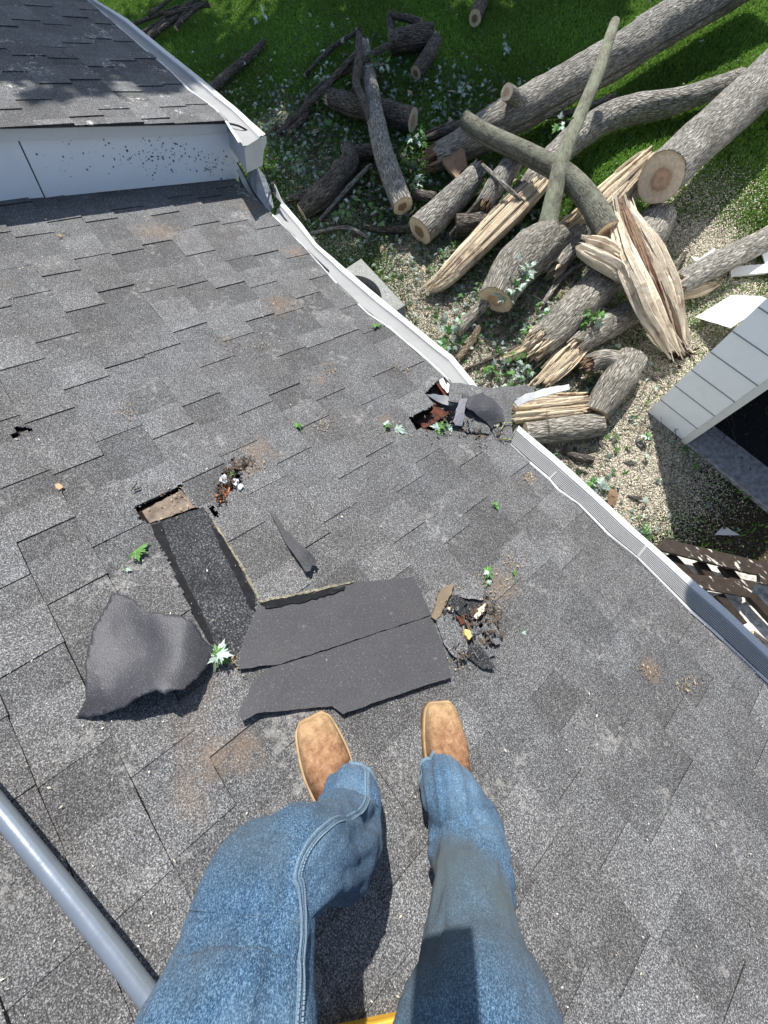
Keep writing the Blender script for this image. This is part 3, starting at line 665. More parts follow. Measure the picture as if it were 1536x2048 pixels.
# flaps over the big hole at the gutter
piece('stiff grey shingle flap bridging the gap in the gutter', [(900, 764, .03), (930, 768, .034), (985, 776, .03), (1045, 770, .03), (1072, 774, .03), (1060, 790, .026), (1030, 800, .022), (1022, 830, .02), (1022, 882, .012), (1004, 862, .012), (985, 800, .04), (930, 806, .05), (896, 802, .04)], MT['shingle'], .005, .003)
f5 = piece('dark glossy felt flap curled over beside the big hole', [(924, 786, .05), (940, 792, .055), (966, 784, .06), (990, 800, .06), (1004, 818, .06), (1008, 842, .045), (990, 848, .02), (984, 858, .014), (965, 838, .03), (946, 822, .05), (932, 814, .06)], MT['felt2'], .004, .006, ctrl=[(975, 820, .06)])
piece('blue black tarry strip standing at the lip of the big hole', [(918, 798, .06), (935, 797, .07), (924, 852, .03), (905, 850, .02)], mat_plain('blue_black_felt', (.010, .016, .045), .45, .4, .4, 0, 90), .005, .002)
piece('speckled shingle flap folded below the glossy felt', [(936, 812, .03), (965, 838, .022), (980, 858, .014), (978, 868, .012), (930, 862, .012), (922, 852, .014)], MT['shingle'], .005, .004)
piece('grey shingle corner at the start of the ribbed gutter', [(985, 860, .016), (1010, 838, .02), (1024, 846, .018), (1024, 878, .012), (1016, 890, .006), (990, 878, .008)], MT['shingle'], .005, .004)
# things inside the big hole
def plank(name, a, b, w, th, mat, up=(0, 0, 1), tone=1.0, parent=None, wedge=.6):
    a, b = np.array(a, float), np.array(b, float); d = (b - a) / np.linalg.norm(b - a); s_ = np.cross(d, up); s_ /= np.linalg.norm(s_); u = np.cross(s_, d)
    B = Buf(); k = 6; L = np.linalg.norm(b - a)
    for i in range(k):
        o = -w / 2 + w * i / k; ww = w / k; l0 = random.uniform(-.5, .5) * wedge * w; l1 = random.uniform(-.5, .5) * wedge * w
        A = a + s_ * o - d * l0; Bq = b + s_ * o + d * l1
        vs = [A, A + s_ * ww, Bq + s_ * ww, Bq, A + u * th, A + s_ * ww + u * th, Bq + s_ * ww + u * th, Bq + u * th]
        uv = [(o, 0), (o + ww, 0), (o + ww, L), (o, L)] * 2
        B.add(vs, [(0, 3, 2, 1), (4, 5, 6, 7), (0, 1, 5, 4), (1, 2, 6, 5), (2, 3, 7, 6), (3, 0, 4, 7)], tone * random.uniform(.85, 1.1), uv)
    return B.build(name, mat, parent)
def rr(px, py, n): return RW(*on_roof(px, py, n))
nr = W @ np.array([0, 0, 1])
tag(plank('broken_board', rr(874, 764, -.02), rr(896, 796, -.03), .055, .02, MT['redwood'], nr), 'reddish broken board end at the top of the big hole', 'board')
tag(plank('broken_board', rr(832, 850, -.06), rr(880, 822, -.06), .085, .018, MT['redwood'], nr), 'dark red board inside the lower left of the big hole', 'board')
tag(sheet('white_metal_scrap', [(853, 788, .0), (890, 790, .0), (918, 800, -.005), (905, 812, -.02), (885, 808, -.03), (870, 800, -.02)], MT['white'], .002, 6, .004), 'white bent metal scrap inside the big hole', 'metal scrap')
tag(sheet('white_metal_scrap', [(874, 748, .004), (884, 752, .004), (902, 782, .004), (894, 786, .0), (880, 768, .0)], MT['white'], .002, 6, .002), 'narrow white metal sliver at the gutter end of the big hole', 'metal scrap')
# fallen trim piece sticking out of the gutter gap
tag(sheet('bent_white_trim', [(1026, 802, .02), (1050, 788, .03), (1100, 774, .05), (1138, 768, .05), (1140, 778, .05), (1104, 788, .04), (1056, 802, .02), (1036, 814, .0)], MT['white'], .004, 7, .004), 'bent white trim strip poking out past the grey flap over the lawn', 'trim')

# debris: bark chips, splinters, crumbs
def chip(name, label, cat, pts, mat, h=.012, th=.008, bump=.006, step=5, group=None, tone=1.0):
    o = sheet(name, [(x, y, h) for x, y in pts], mat, th, step, bump, 1.2, tone=tone); return tag(o, label, cat, group)
tanbark = mat_splinter('tan_bark_wood', (.46, .33, .19), (.22, .12, .07))
chip('bark_piece', 'tan splinter of bark lying at the right edge of the broad flipped shingles', 'bark piece', [(868, 1222), (876, 1190), (882, 1178), (898, 1170), (908, 1167), (904, 1184), (888, 1216), (880, 1232), (872, 1240), (863, 1234)], MT['bark_chip'], .022, .012)
chip('wood_splinter', 'pale short splinter standing in the small roof hole', 'splinter', [(948, 1234), (955, 1218), (968, 1208), (971, 1206), (968, 1222), (953, 1238)], MT['splitw'], .03, .008, step=4)
chip('wood_splinter', 'white curled sliver between bark piece and small hole', 'splinter', [(886, 1216), (900, 1214), (909, 1220), (905, 1224), (897, 1219), (888, 1220)], MT['splitw'], .02, .006, step=4)
chip('wood_crumb', 'yellow crumb of foam at the edge of the small roof hole', 'crumb', [(930, 1258), (940, 1260), (944, 1272), (938, 1280), (930, 1270)], mat_plain('yellow_foam', (.62, .42, .16), .9, .1, .3, 0, 60), .03, .012, .008, 4)
chip('wood_crumb', 'red brown wood chip left of the small roof hole', 'crumb', [(912, 1232), (926, 1236), (932, 1246), (922, 1250)], MT['redwood'], .024, .006, .006, 4)
nest = mat_plain('orange_pulp', (.36, .14, .065), .9, .1, .9, 0, 160, .008)
chip('pulpy_wood', 'orange rotten wood pulp stuffed in the upper left roof hole', 'wood pulp', [(430, 1000), (432, 985), (444, 975), (452, 966), (462, 972), (456, 988), (448, 1002), (436, 1006)], nest, .016, .012, .03, 4)
for i, (x, y, r, l) in enumerate([(448, 958, 9, 'white crumpled insulation left of the green leaf in the upper left hole'), (470, 962, 8, 'white insulation scrap right of the orange pulp'), (480, 972, 6, 'small white insulation flake at the right end of the upper left hole')]):
    chip('insulation_scrap', l, 'insulation', [(x + r * math.cos(a) * random.uniform(.6, 1.2), y + r * math.sin(a) * random.uniform(.6, 1.2)) for a in np.linspace(0, 5.6, 9)], mat_plain('insulation', (.62, .64, .66), .9, .1, .3, 0, 80, .003) if i == 0 else bpy.data.materials['insulation'], .018, .01, .03, 3)
chip('wood_crumb', 'small tan crumb on a course line at far left', 'crumb', [(110, 968), (118, 966), (127, 974), (118, 980), (112, 976)], tanbark, .012, .01, .01, 3)

def crumbs(n, area, smin, smax, cols, name, label, mat, spread=None):
    B = Buf()
    for _ in range(n):
        if spread:
            cx, cy, s1 = random.choice(spread); px, py = random.gauss(cx, s1), random.gauss(cy, s1 * .8)
        else: px, py = random.uniform(area[0], area[2]), random.uniform(area[1], area[3])
        e, r, _n = on_roof(px, py, .011)
        if e < -2.5 or r > eave_lower(e) - .01: continue
        if any(poly_in(e, r, p) for p in cut_deck): continue
        s_ = random.uniform(smin, smax) * random.choice([.6, 1, 1, 1.6]); a = random.uniform(0, 6.28); k = random.uniform(.2, .6)
        u = np.array([math.cos(a), math.sin(a), random.uniform(-.2, .3)]) * s_; v = np.array([-math.sin(a), math.cos(a), random.uniform(-.3, .3)]) * s_ * k
        c = np.array([e, r, .0105]); z = np.array([0, 0, s_ * .25])
        pts = [c - u, c - v, c + u, c + v]; B.add([RW(*p) for p in pts] + [RW(*(c + z + v * .2))], [(0, 1, 4), (1, 2, 4), (2, 3, 4), (3, 0, 4)], random.choice(cols))
    return tag(B.build(name, mat), label, name.replace('_', ' '), kind='stuff')
crumbs(900, (0, 420, 1536, 2040), .0012, .0032, [.5, .8, 1.1, 1.3], 'wood_crumbs', 'fine pale wood crumbs sprinkled over the shingles', MT['chip'])
crumbs(2600, None, .001, .0036, [.3, .5, .75, 1.0, 1.3], 'bark_dust', 'bark dust and needles gathered round the holes and stains', mat_tonecol('bark_dust', (.42, .31, .18)),
       [(1000, 1170, 22), (985, 1200, 20), (1020, 1130, 14), (960, 1160, 16), (505, 925, 18), (470, 950, 14), (120, 470, 3), (770, 870, 22), (650, 850, 12), (450, 680, 12), (315, 460, 26), (560, 610, 26), (590, 505, 18), (500, 415, 20), (955, 865, 14), (1055, 955, 8), (975, 1240, 26), (935, 1300, 20), (460, 1320, 14), (340, 1000, 24), (910, 1320, 22), (660, 740, 10), (800, 735, 12), (1300, 1340, 10), (1380, 1370, 12), (520, 690, 14), (250, 820, 12)])

# ------------------------------------------------------------------ leaves and twigs
def leaf_mesh(B, P, dirv, nrm, size, tone=1.0, curl=.25):
    """silver-maple leaf: five deep toothed lobes, slightly folded"""
    d = np.array(dirv, float); d /= np.linalg.norm(d); n = np.array(nrm, float); s_ = np.cross(n, d); s_ /= np.linalg.norm(s_); n = np.cross(d, s_)
    prof = [(0, -.08), (-.12, .02), (-.42, .02), (-.24, .16), (-.62, .42), (-.40, .38), (-.36, .50), (-.17, .34), (-.22, .68), (-.12, .70), (0, 1.05), (.12, .70), (.22, .68), (.17, .34), (.36, .50), (.40, .38), (.62, .42), (.24, .16), (.42, .02), (.12, .02)]
    vs = [P + size * d * .22]
    for x, y in prof:
        vs.append(P + size * (s_ * x + d * y - n * (curl * (x * x * 1.6 + max(0, y - .4) ** 2)) + n * .03 * random.uniform(-1, 1)))
    B.add(vs, [(0, i + 1, (i + 1) % len(prof) + 1) for i in range(len(prof))], [tone * random.uniform(.9, 1.1)] * len(vs))
def tube(B, pts, radii, seg=6, tone=1.0, uvs=None):
    pts = [np.array(p, float) for p in pts]; rings = []; up = np.array([0.13, 0.21, .97]); L = 0
    for i, p in enumerate(pts):
        d = pts[min(i + 1, len(pts) - 1)] - pts[max(i - 1, 0)]; d /= np.linalg.norm(d) + 1e-9
        a = np.cross(d, up); a /= np.linalg.norm(a) + 1e-9; b = np.cross(d, a)
        if i: L += np.linalg.norm(p - pts[i - 1])
        r = radii if isinstance(radii, (int, float)) else radii[i]
        rings.append(([p + r * (math.cos(t) * a + math.sin(t) * b) for t in [2 * math.pi * k / seg for k in range(seg)]], [(k / seg * 6.28 * r, L) for k in range(seg)]))
    V = [q for r in rings for q in r[0]]; UV = [q for r in rings for q in r[1]]
    F = [(i * seg + k, i * seg + (k + 1) % seg, (i + 1) * seg + (k + 1) % seg, (i + 1) * seg + k) for i in range(len(pts) - 1) for k in range(seg)]
    F += [tuple(range(seg))[::-1], tuple((len(pts) - 1) * seg + k for k in range(seg))]
    B.add(V, F, tone, UV)
def roof_leaf(label, px, py, size_px, ang, pale=False, n=.012, tilt=.3, extra=0):
    e = on_roof(px, py, n); P = RW(*e); t = empty('leaf', P, label, 'leaf', None); 
    sz = size_px / FPX * (np.dot(P - C, fwd))
    for k in range(1 + extra):
        a = ang + k * 1.9; q = rr(px + math.cos(a) * 10, py + math.sin(a) * 10, n) - P
        nv = nr + np.array([random.uniform(-tilt, tilt), random.uniform(-tilt, tilt), 0])
        B = Buf(); leaf_mesh(B, P + nr * .006 * k, q, nv, sz * (1 if k == 0 else random.uniform(.6, .9)), 1.25 if not pale else 1, .35)
        B.build('blade', MT['leafp' if (pale and k % 2 == 0) or (not pale and k % 3 == 2) else 'leaf'], t)
    B = Buf(); q = rr(px - math.cos(ang) * size_px * .9, py - math.sin(ang) * size_px * .9 + 3, n - .006)
    tube(B, [P + nr * .003, (P + q) / 2 + nr * .008, q], .0012, 5, 1.5); B.build('stalk', MT['leaf'], t)
    return t
roof_leaf('pale green curled leaf with stalk left of the dark stripped course', 272, 1104, 30, -.7, False, .016, .6, 1)
roof_leaf('white scrap of leaf below the curled leaf at left', 252, 1138, 12, .2, True)
roof_leaf('bunch of fresh pale leaves where the crumpled felt sheet meets the flipped shingles', 438, 1312, 34, -1.3, True, .03, .7, 4)
roof_leaf('silvery maple leaf left of the big hole', 790, 856, 28, .35, True, .014, .3, 0)
roof_leaf('small pale leaf beside the silvery maple leaf', 772, 850, 18, -1.2, True, .014, .5, 1)
roof_leaf('tiny green sprout on bare shingles left of the silvery leaf', 596, 853, 15, -2.3, False, .012, .4, 1)
roof_leaf('small green leaf below the lower right gutter join', 993, 1008, 14, 1.2, False, .012, .4, 1)
roof_leaf('green leaves above the small roof hole', 974, 1146, 22, -1.1, False, .016, .5, 2)
roof_leaf('pale leaf tip lying just above the black granule flap', 976, 1166, 13, -.6, True, .014, .4, 0)
roof_leaf('single green leaf at the right of the bark dust streak', 1030, 1150, 14, -1.4, False, .014, .4, 0)
roof_leaf('pale leaf flake right of the small roof hole', 1046, 1262, 10, .9, True, .012, .2, 0)
roof_leaf('bright green leaf beside the sagging gutter', 750, 650, 17, -.2, False, .014, .5, 1)
roof_leaf('green leaf inside the upper left hole', 462, 948, 14, -.3, False, .014, .5, 1)
roof_leaf('cluster of leaves in the lower right of the big hole', 878, 858, 26, -.5, False, .0, .7, 4)
roof_leaf('leaf pair hanging over the hole edge near the blue black strip', 896, 850, 18, 1.0, True, .01, .7, 1)
B = Buf(); tube(B, [rr(1000, 862, .02), rr(1010, 845, .03), rr(1024, 846, .03)], .0025, 5); tube(B, [rr(1000, 876, .016), rr(1022, 880, .02)], .003, 5)
tag(B.build('green_twig', mat_plain('green_twig', (.28, .33, .10), .6)), 'thin yellow green twig bent over the flap corner', 'twig')
B = Buf(); tube(B, [rr(262, 982, .014), rr(274, 966, .03)], .0015, 5); tube(B, [rr(268, 980, .012), rr(282, 975, .012)], .002, 5)
tag(B.build('thin_twig', MT['barkd']), 'short dark twig above the missing tab', 'twig')

# splinters, shingle flecks and leaf bits that fill the small holes
def fill(label, name, pts, n, smin, smax, mats, nr_=(.002, .034)):
    for mi, (m, nm) in enumerate(mats):
        B = Buf()
        for _ in range(int(n / len(mats) * MN[mi])):
            cx, cy, sg = random.choice(pts); e, r, _q = on_roof(random.gauss(cx, sg), random.gauss(cy, sg), .008); h = random.uniform(*nr_)
            a = random.gauss(2.2, .9); L = random.uniform(smin, smax); w = L * random.uniform(.15, .6); u = np.array([math.cos(a), math.sin(a), random.gauss(0, .35)]) * L; v = np.array([-math.sin(a), math.cos(a), random.gauss(0, .4)]) * w; c = np.array([e, r, h]); z = np.array([0, 0, .0022])
            P = [c - u, c - u * .2 - v, c + u * random.uniform(.6, 1.1), c + v * random.uniform(.5, 1)]
            B.add([RW(*p) for p in P] + [RW(*(p - z)) for p in P], [(0, 1, 2, 3), (7, 6, 5, 4), (0, 4, 5, 1), (1, 5, 6, 2), (2, 6, 7, 3), (3, 7, 4, 0)], random.uniform(.4, 1.2), [(random.random() * 3 + .01 * q, q * .01) for q in range(8)])
        tag(B.build(name + nm, m), label + {'_chips': ', wood slivers', '_flecks': ', black granule flecks', '_scraps': ', grey shingle crumbs'}[nm], 'debris', kind='stuff')
MM = [(MT['splitd'], '_chips'), (MT['granule'], '_flecks'), (MT['shingle'], '_scraps')]
MN = [1.6, .5, .9]
fill('rubble in the upper left roof hole', 'rubble', [(455, 970, 9), (465, 950, 8), (442, 990, 8), (480, 935, 12), (470, 930, 10), (495, 925, 8)], 210, .003, .011, MM)
fill('rubble in the small roof hole', 'debris_heap', [(945, 1240, 12), (960, 1220, 14), (975, 1262, 12), (935, 1225, 12), (950, 1290, 14), (985, 1240, 12), (920, 1305, 10), (895, 1215, 9)], 330, .003, .013, MM)
fill('rubble around the big hole', 'hole_litter', [(870, 850, 14), (900, 835, 12), (960, 862, 12), (1000, 870, 8), (930, 860, 10)], 130, .003, .012, MM)
B = Buf()
for x, y in ((758, 1362), (640, 1304), (840, 1240), (590, 1275), (870, 1330)):
    c = on_roof(x, y, .021); V = [RW(c[0] + .0035 * math.cos(t), c[1] + .0035 * math.sin(t), c[2] + roof_wave(c[0], c[1]) - .002) for t in np.linspace(0, 5.5, 8)]; B.add(V, [tuple(range(8))])
# ------------------------------------------------------------------ logs and branches on the lawn
LG = 'logs and branches of the felled tree'
def sm(pts, step):                               # Catmull-Rom through control rows
    P = [np.array(p, float) for p in pts]; out = []
    for i in range(len(P) - 1):
        p0 = P[max(i - 1, 0)]; p1, p2 = P[i], P[i + 1]; p3 = P[min(i + 2, len(P) - 1)]
        k = max(2, int(np.linalg.norm((p2 - p1)[:3]) / step))
        for s_ in range(k):
            t = s_ / k; out.append(.5 * ((2 * p1) + (-p0 + p2) * t + (2 * p0 - 5 * p1 + 4 * p2 - p3) * t * t + (-p0 + 3 * p1 - 3 * p2 + p3) * t ** 3))
    out.append(P[-1]); return out
def place(px, py, w, zb):                        # centre and radius from the width seen there and the height of its underside
    r = .1
    for _ in range(6):
        p = on_z(px, py, zb + r); d = np.dot(p - C, fwd); r = w / 2 / FPX * d * 1.0
    return np.append(on_z(px, py, zb + r), r)
def frame(d):
    up = np.array([0, 0, 1.0]); a = np.cross(d, up)
    if np.linalg.norm(a) < .05: a = np.array([1, 0, 0.])
    a /= np.linalg.norm(a); return a, np.cross(a, d)
def strands(B, c, d, r, n, l0, l1, w0=.006, w1=.02, flat=1.0, back=.08, spread=.10):
    a, b = frame(d)
    for _ in range(n):
        t = random.uniform(0, 6.283); q = r * math.sqrt(random.random()) * .93; o = c + a * q * math.cos(t) + b * q * math.sin(t) * flat
        L = random.uniform(l0, l1) * (1.15 - .5 * q / r); w = random.uniform(w0, w1); dd = d + a * random.gauss(0, spread) + b * random.gauss(0, spread); dd /= np.linalg.norm(dd)
        t2 = random.uniform(0, 3.14); u = a * math.cos(t2) + b * math.sin(t2); v = np.cross(dd, u); th = w * random.uniform(.3, .8)
        s0 = o - d * back; s1 = o + dd * L * .55 + u * random.gauss(0, .004); s2 = o + dd * L
        vs = [s0 - u * w - v * th, s0 + u * w - v * th, s0 + u * w + v * th, s0 - u * w + v * th, s1 - u * w * .8 - v * th, s1 + u * w * .8 - v * th, s1 + u * w * .6 + v * th * .7, s1 - u * w * .7 + v * th * .7, s2]
        x0 = random.random() * 3; uv = [(x0, 0), (x0 + w, 0), (x0 + 2 * w, 0), (x0 + 3 * w, 0), (x0, L), (x0 + w, L), (x0 + 2 * w, L), (x0 + 3 * w, L), (x0, L * 2)]
        B.add(vs, [(0, 1, 5, 4), (1, 2, 6, 5), (2, 3, 7, 6), (3, 0, 4, 7), (4, 5, 8), (5, 6, 8), (6, 7, 8), (7, 4, 8)], random.uniform(.7, 1.15), uv)
def log(label, rows, mat='bark', e0='cut', e1='cut', name='log', seg=None, rough=.05, knots=(), cat='log', cutmat='cut', splitmat='split', step=.035, slant=0.0, jag=.10, group=LG, tw=1.0, strand_n=46):
    """rows: (px, py, width seen in px, height of underside). Each end: 'cut', 'broken' or None (runs into another piece)."""
    K = [place(*r_) for r_ in rows]; S = sm(K, step); n = len(S)
    rmax = max(s[3] for s in S); seg = seg or int(min(44, max(9, rmax * 260)))
    cen = [s[:3] for s in S]; rad = [max(.003, s[3]) for s in S]
    base = np.array([cen[n // 2][0], cen[n // 2][1], min(c[2] - r for c, r in zip(cen, rad))]); T = empty(name, base, label, cat, group)
    B = Buf(); L = 0; rings = []; sd_ = random.uniform(0, 50)
    for i in range(n):
        d = cen[min(i + 1, n - 1)] - cen[max(i - 1, 0)]; d = d / np.linalg.norm(d); a, b = frame(d)
        if i: L += np.linalg.norm(cen[i] - cen[i - 1])
        ring = []; uv = []
        for k in range(seg):
            t = 2 * math.pi * k / seg
            q = 1 + rough * 1.6 * noise.noise(Vector((math.cos(t) * 1.3 + sd_, math.sin(t) * 1.3, L * 2.2))) + rough * .8 * noise.noise(Vector((math.cos(t) * 5, math.sin(t) * 5 + sd_, L * 6)))
            for (kl, ka, kh, kw) in knots:
                dd = ((L - kl) / kw) ** 2 + (min(abs(t - ka), 6.283 - abs(t - ka)) * rad[i] / kw) ** 2; q += kh * math.exp(-dd)
            sh = 0
            if (i == 0 and e0 == 'broken') or (i == n - 1 and e1 == 'broken'):
                sh = (jag * (noise.noise(Vector((math.cos(t) * 2.2, math.sin(t) * 2.2, sd_ + i))) + .6 * noise.noise(Vector((t * 4, sd_, i)))) + .02) * (1 if i else -1) * min(1, rad[i] / .06)
            if slant and ((i == 0 and e0 == 'cut') or (i == n - 1 and e1 == 'cut')): sh += math.sin(t) * rad[i] * slant
            ring.append(cen[i] + rad[i] * q * (math.cos(t) * a + math.sin(t) * b) + d * sh); uv.append((t * rmax, L))
        rings.append((ring, uv, d))
    V = [p for r in rings for p in r[0]]; UV = [u for r in rings for u in r[1]]
    F = [(i * seg + k, (i + 1) * seg + k, (i + 1) * seg + (k + 1) % seg, i * seg + (k + 1) % seg) for i in range(n - 1) for k in range(seg)]
    B.add(V, F, 1.0, UV); o = B.build('bark', MT[mat], T, smooth=True)
    for which, e in ((0, e0), (n - 1, e1)):
        ring, _, d = rings[which]; c = sum(ring) / seg; dd = d if which else -d
        if e == 'cut' or e is None:
            B = Buf(); vs = [c + dd * .002]; uv = [(.5, .5)]
            for f in (.33, .66, 1.0):
                for k in range(seg): vs.append(c + (ring[k] - c) * f * (.985 if f == 1 else 1) + dd * (.003 + .0025 * noise.noise(Vector((k, f * 4, sd_))))); t = 6.283 * k / seg; uv.append((.5 + .5 * f * math.cos(t), .5 + .5 * f * math.sin(t)))
            fs = [(0, 1 + k, 1 + (k + 1) % seg) for k in range(seg)]
            for j in (0, 1): fs += [(1 + j * seg + k, 1 + (j + 1) * seg + k, 1 + (j + 1) * seg + (k + 1) % seg, 1 + j * seg + (k + 1) % seg) for k in range(seg)]
            if not which: fs = [f[::-1] for f in fs]
            B.add(vs, fs, 1.0, uv); B.build('cut_face', MT[cutmat], T)
        elif e == 'broken':
            B = Buf(); r = rad[which]
            vs = [c - dd * r * .4] + list(ring); B.add(vs, [(0, 1 + k, 1 + (k + 1) % seg) for k in range(seg)], .8, [(random.random() * 2, random.random() * .1) for _ in vs])
            strands(B, c - dd * .02, dd, r, int(strand_n * max(.25, min(1.5, r / .09))), r * .15, min(.30, r * 1.6), .004, max(.008, r * .16)); B.build('splintered_end', MT[splitmat], T)
    return T
def stick(label, rows, mat='barkd', name='branch', cat='branch', e0='cut', e1='cut', **k):
    return log(label, rows, mat, e0, e1, name, seg=k.pop('seg', 9), rough=.07, cat=cat, cutmat='cutd', step=.06, strand_n=10, **k)
def absorb(main, T2, part):                     # T2 is really a part of main: its first mesh becomes that part, the rest its sub-parts
    off = Vector(T2.location) - Vector(main.location); ch = list(T2.children); p = ch[0]; p.parent = main; p.location = off; p.name = part
    for c in ch[1:]: c.parent = p; c.location = (0, 0, 0)
    bpy.data.objects.remove(T2, do_unlink=True)
# the two big trunks
log('thickest log, wide pale cut face with dark heart pointing down at the white wall', [(1322, 355, 84, .42), (1380, 298, 84, .40), (1440, 245, 84, .36), (1536, 156, 86, .30), (1640, 60, 90, .25), (1800, -90, 96, .2)], 'bark', 'cut', 'cut', rough=.035, slant=.25)
huge = log('huge purple grey trunk running off the top right edge, torn at its lower left end', [(872, 316, 44, .05), (915, 296, 52, .06), (985, 252, 62, .10), (1060, 210, 66, .12), (1150, 160, 66, .15), (1260, 96, 68, .2), (1390, 12, 74, .2), (1560, -90, 84, .2)], 'bark', 'broken', 'cut', rough=.05, splitmat='splitd')
absorb(huge, log('short sawn branch stub with a white face on the huge trunk', [(1058, 214, 34, .25), (1036, 200, 28, .40), (1014, 184, 26, .62)], 'bark', None, 'cut', rough=.04), 'branch_stub')
log('curving mid sized trunk between the huge trunk and the thickest log', [(1470, 160, 32, .1), (1400, 188, 38, .08), (1330, 208, 42, .06), (1240, 226, 48, .08), (1165, 266, 50, .12), (1110, 315, 50, .14), (1060, 375, 48, .10), (1035, 420, 40, .04)], 'bark', 'broken', 'broken', knots=((2.4, 2.2, .25, .06),), rough=.06)
butt = log('straight mossy pole crossing the heap, rising from a thick sawdust covered forked butt', [(1100, 470, 62, .16), (1060, 510, 86, .06), (1022, 545, 84, .06), (992, 600, 72, .08)], 'barks', None, 'cut', rough=.08, slant=.2)
absorb(butt, log('x', [(1229, 46, 19, .90), (1196, 145, 24, .84), (1158, 235, 26, .74), (1124, 318, 29, .62), (1108, 390, 34, .46), (1096, 450, 40, .30), (1090, 495, 62, .12)], 'barkm', 'cut', None, rough=.05, knots=((.9, 1.2, .2, .03), (1.9, 1.5, .25, .04))), 'pole')
absorb(butt, log('stub branch of the forked butt pointing at the broken trunk', [(1092, 500, 56, .10), (1128, 470, 40, .20)], 'barks', None, None, rough=.06), 'branch_stub')
log('dark smooth limb lying on top of the heap, from its middle to the shattered trunk', [(930, 240, 28, .46), (975, 270, 32, .48), (1050, 306, 34, .50), (1120, 344, 38, .50), (1175, 396, 42, .48), (1214, 464, 46, .44)], 'limb', 'cut', None, rough=.04)
greylog = log('grey log passing under the shattered trunk, lower end split', [(1312, 440, 66, .06), (1290, 480, 74, .06), (1240, 525, 74, .05), (1180, 590, 72, .05), (1120, 650, 70, .05), (1080, 685, 60, .04)], 'barks', 'cut', 'broken', rough=.07, strand_n=90, jag=.2)
slim = log('slim bark covered log below the shattered trunk, right of the leafy twigs', [(1300, 600, 44, .04), (1240, 640, 50, .04), (1180, 672, 50, .05), (1150, 695, 46, .06)], 'barks', 'cut', 'broken', rough=.06)
log('log entering from the right edge above the white sheet metal', [(1640, 412, 44, .06), (1536, 476, 45, .06), (1440, 525, 47, .06), (1350, 572, 48, .05)], 'bark', 'cut', 'broken', rough=.05)
barrel = log('short barrel shaped log with its cut face toward the roof', [(1262, 716, 58, .03), (1240, 752, 64, .03), (1212, 795, 60, .03), (1194, 824, 52, .03)], 'barks', 'cut', 'cut', rough=.06, slant=.3)
absorb(barrel, log('broken hollow knot on the side of the short barrel log', [(1240, 730, 46, .08), (1205, 720, 40, .12), (1180, 728, 34, .14)], 'barks', None, 'broken', rough=.12, splitmat='splitd'), 'broken_knot')
log('log lying level next to the hole, orange bruise on its underside', [(1050, 868, 44, .03), (1110, 862, 48, .03), (1165, 854, 48, .03), (1200, 850, 44, .03)], 'barks', 'cut', 'cut', rough=.05)
log('long log left of centre propped on a cross log, with a greenish cut face', [(728, 95, 24, .10), (742, 180, 31, .12), (754, 250, 36, .16), (768, 310, 39, .20), (785, 360, 42, .22), (806, 412, 41, .20)], 'bark', 'broken', 'cut', cutmat='cutd', rough=.05, slant=.25)
log('dark ridged log with its round cut face facing the sagging gutter', [(950, 352, 40, .10), (922, 382, 48, .08), (885, 420, 54, .05), (840, 463, 56, .04)], 'bark', 'broken', 'cut', cutmat='cutd', rough=.05, slant=.15)
log('stubby log end showing behind the dark ridged log', [(912, 452, 40, .02), (970, 446, 40, .02)], 'barkd', 'cut', 'cut', cutmat='cutd')
log('short grey chunk with a raw red lower end amid the heap', [(1028, 322, 38, .30), (1000, 362, 42, .24), (970, 408, 36, .16)], 'bark', 'cut', 'broken', rough=.07, splitmat='splitd')
stick('slim bare stick lying along the long split plank', [(1040, 368, 14, .30), (1015, 398, 14, .26), (985, 430, 18, .20), (930, 500, 14, .12), (862, 578, 10, .05)], 'barkd')
log('knobbly forked limb lying nearest the sagging gutter', [(604, 425, 30, .02), (645, 390, 42, .03), (680, 352, 38, .04), (700, 325, 36, .05), (695, 296, 24, .1)], 'barkd', 'cut', 'cut', cutmat='cutd', rough=.12, knots=((.75, 2.0, .35, .06),))
stick('thin side branch with a white broken tip beside the knobbly limb', [(578, 398, 13, .04), (620, 388, 18, .05), (655, 368, 20, .06)], 'barkd', e0='broken')
log('short segment seen behind the upright log, left of the leaf clump', [(702, 308, 24, .04), (748, 302, 26, .05)], 'barkd', 'cut', 'cut', cutmat='cutd')
log('log crossing behind the upright log with a pale torn left end', [(662, 196, 28, .05), (700, 210, 34, .05), (760, 222, 36, .05), (826, 240, 38, .05)], 'barkd', 'broken', 'cut', rough=.07)
log('black rotten chunk on the grass at top centre', [(782, 88, 32, .04), (820, 78, 36, .05), (866, 72, 36, .04)], 'barkd', 'cut', 'cut', cutmat='cutd', rough=.10)
log('leaning short billet with a torn top right of the black chunk', [(872, 82, 22, .10), (856, 112, 26, .06), (832, 146, 24, .03)], 'barkd', 'broken', 'cut', rough=.05, cutmat='cutd')
stick('small upright post piece beneath the pale splintered crosspiece', [(781, 30, 15, .10), (783, 68, 17, .05)], 'barkd')
stick('crosspiece with yellow broken end above the black chunk', [(779, 30, 9, .16), (812, 36, 12, .18), (842, 46, 12, .18)], 'barkd', e1='broken')
log('log end with pale face cropped by the top edge', [(972, -30, 26, .03), (962, 5, 26, .03), (950, 36, 25, .03)], 'barkd', 'cut', 'cut', cutmat='cutd')
stick('lone curved stick with an orange peeled stretch on the dark grass', [(528, 82, 9, .02), (505, 108, 13, .02), (465, 140, 14, .02), (425, 178, 18, .02), (408, 196, 16, .02)], 'barkd')
stick('long straight branch reaching from the upright log to the gutter end', [(712, 108, 12, .35), (650, 175, 11, .22), (600, 225, 12, .1), (553, 270, 9, .03)], 'barkd')
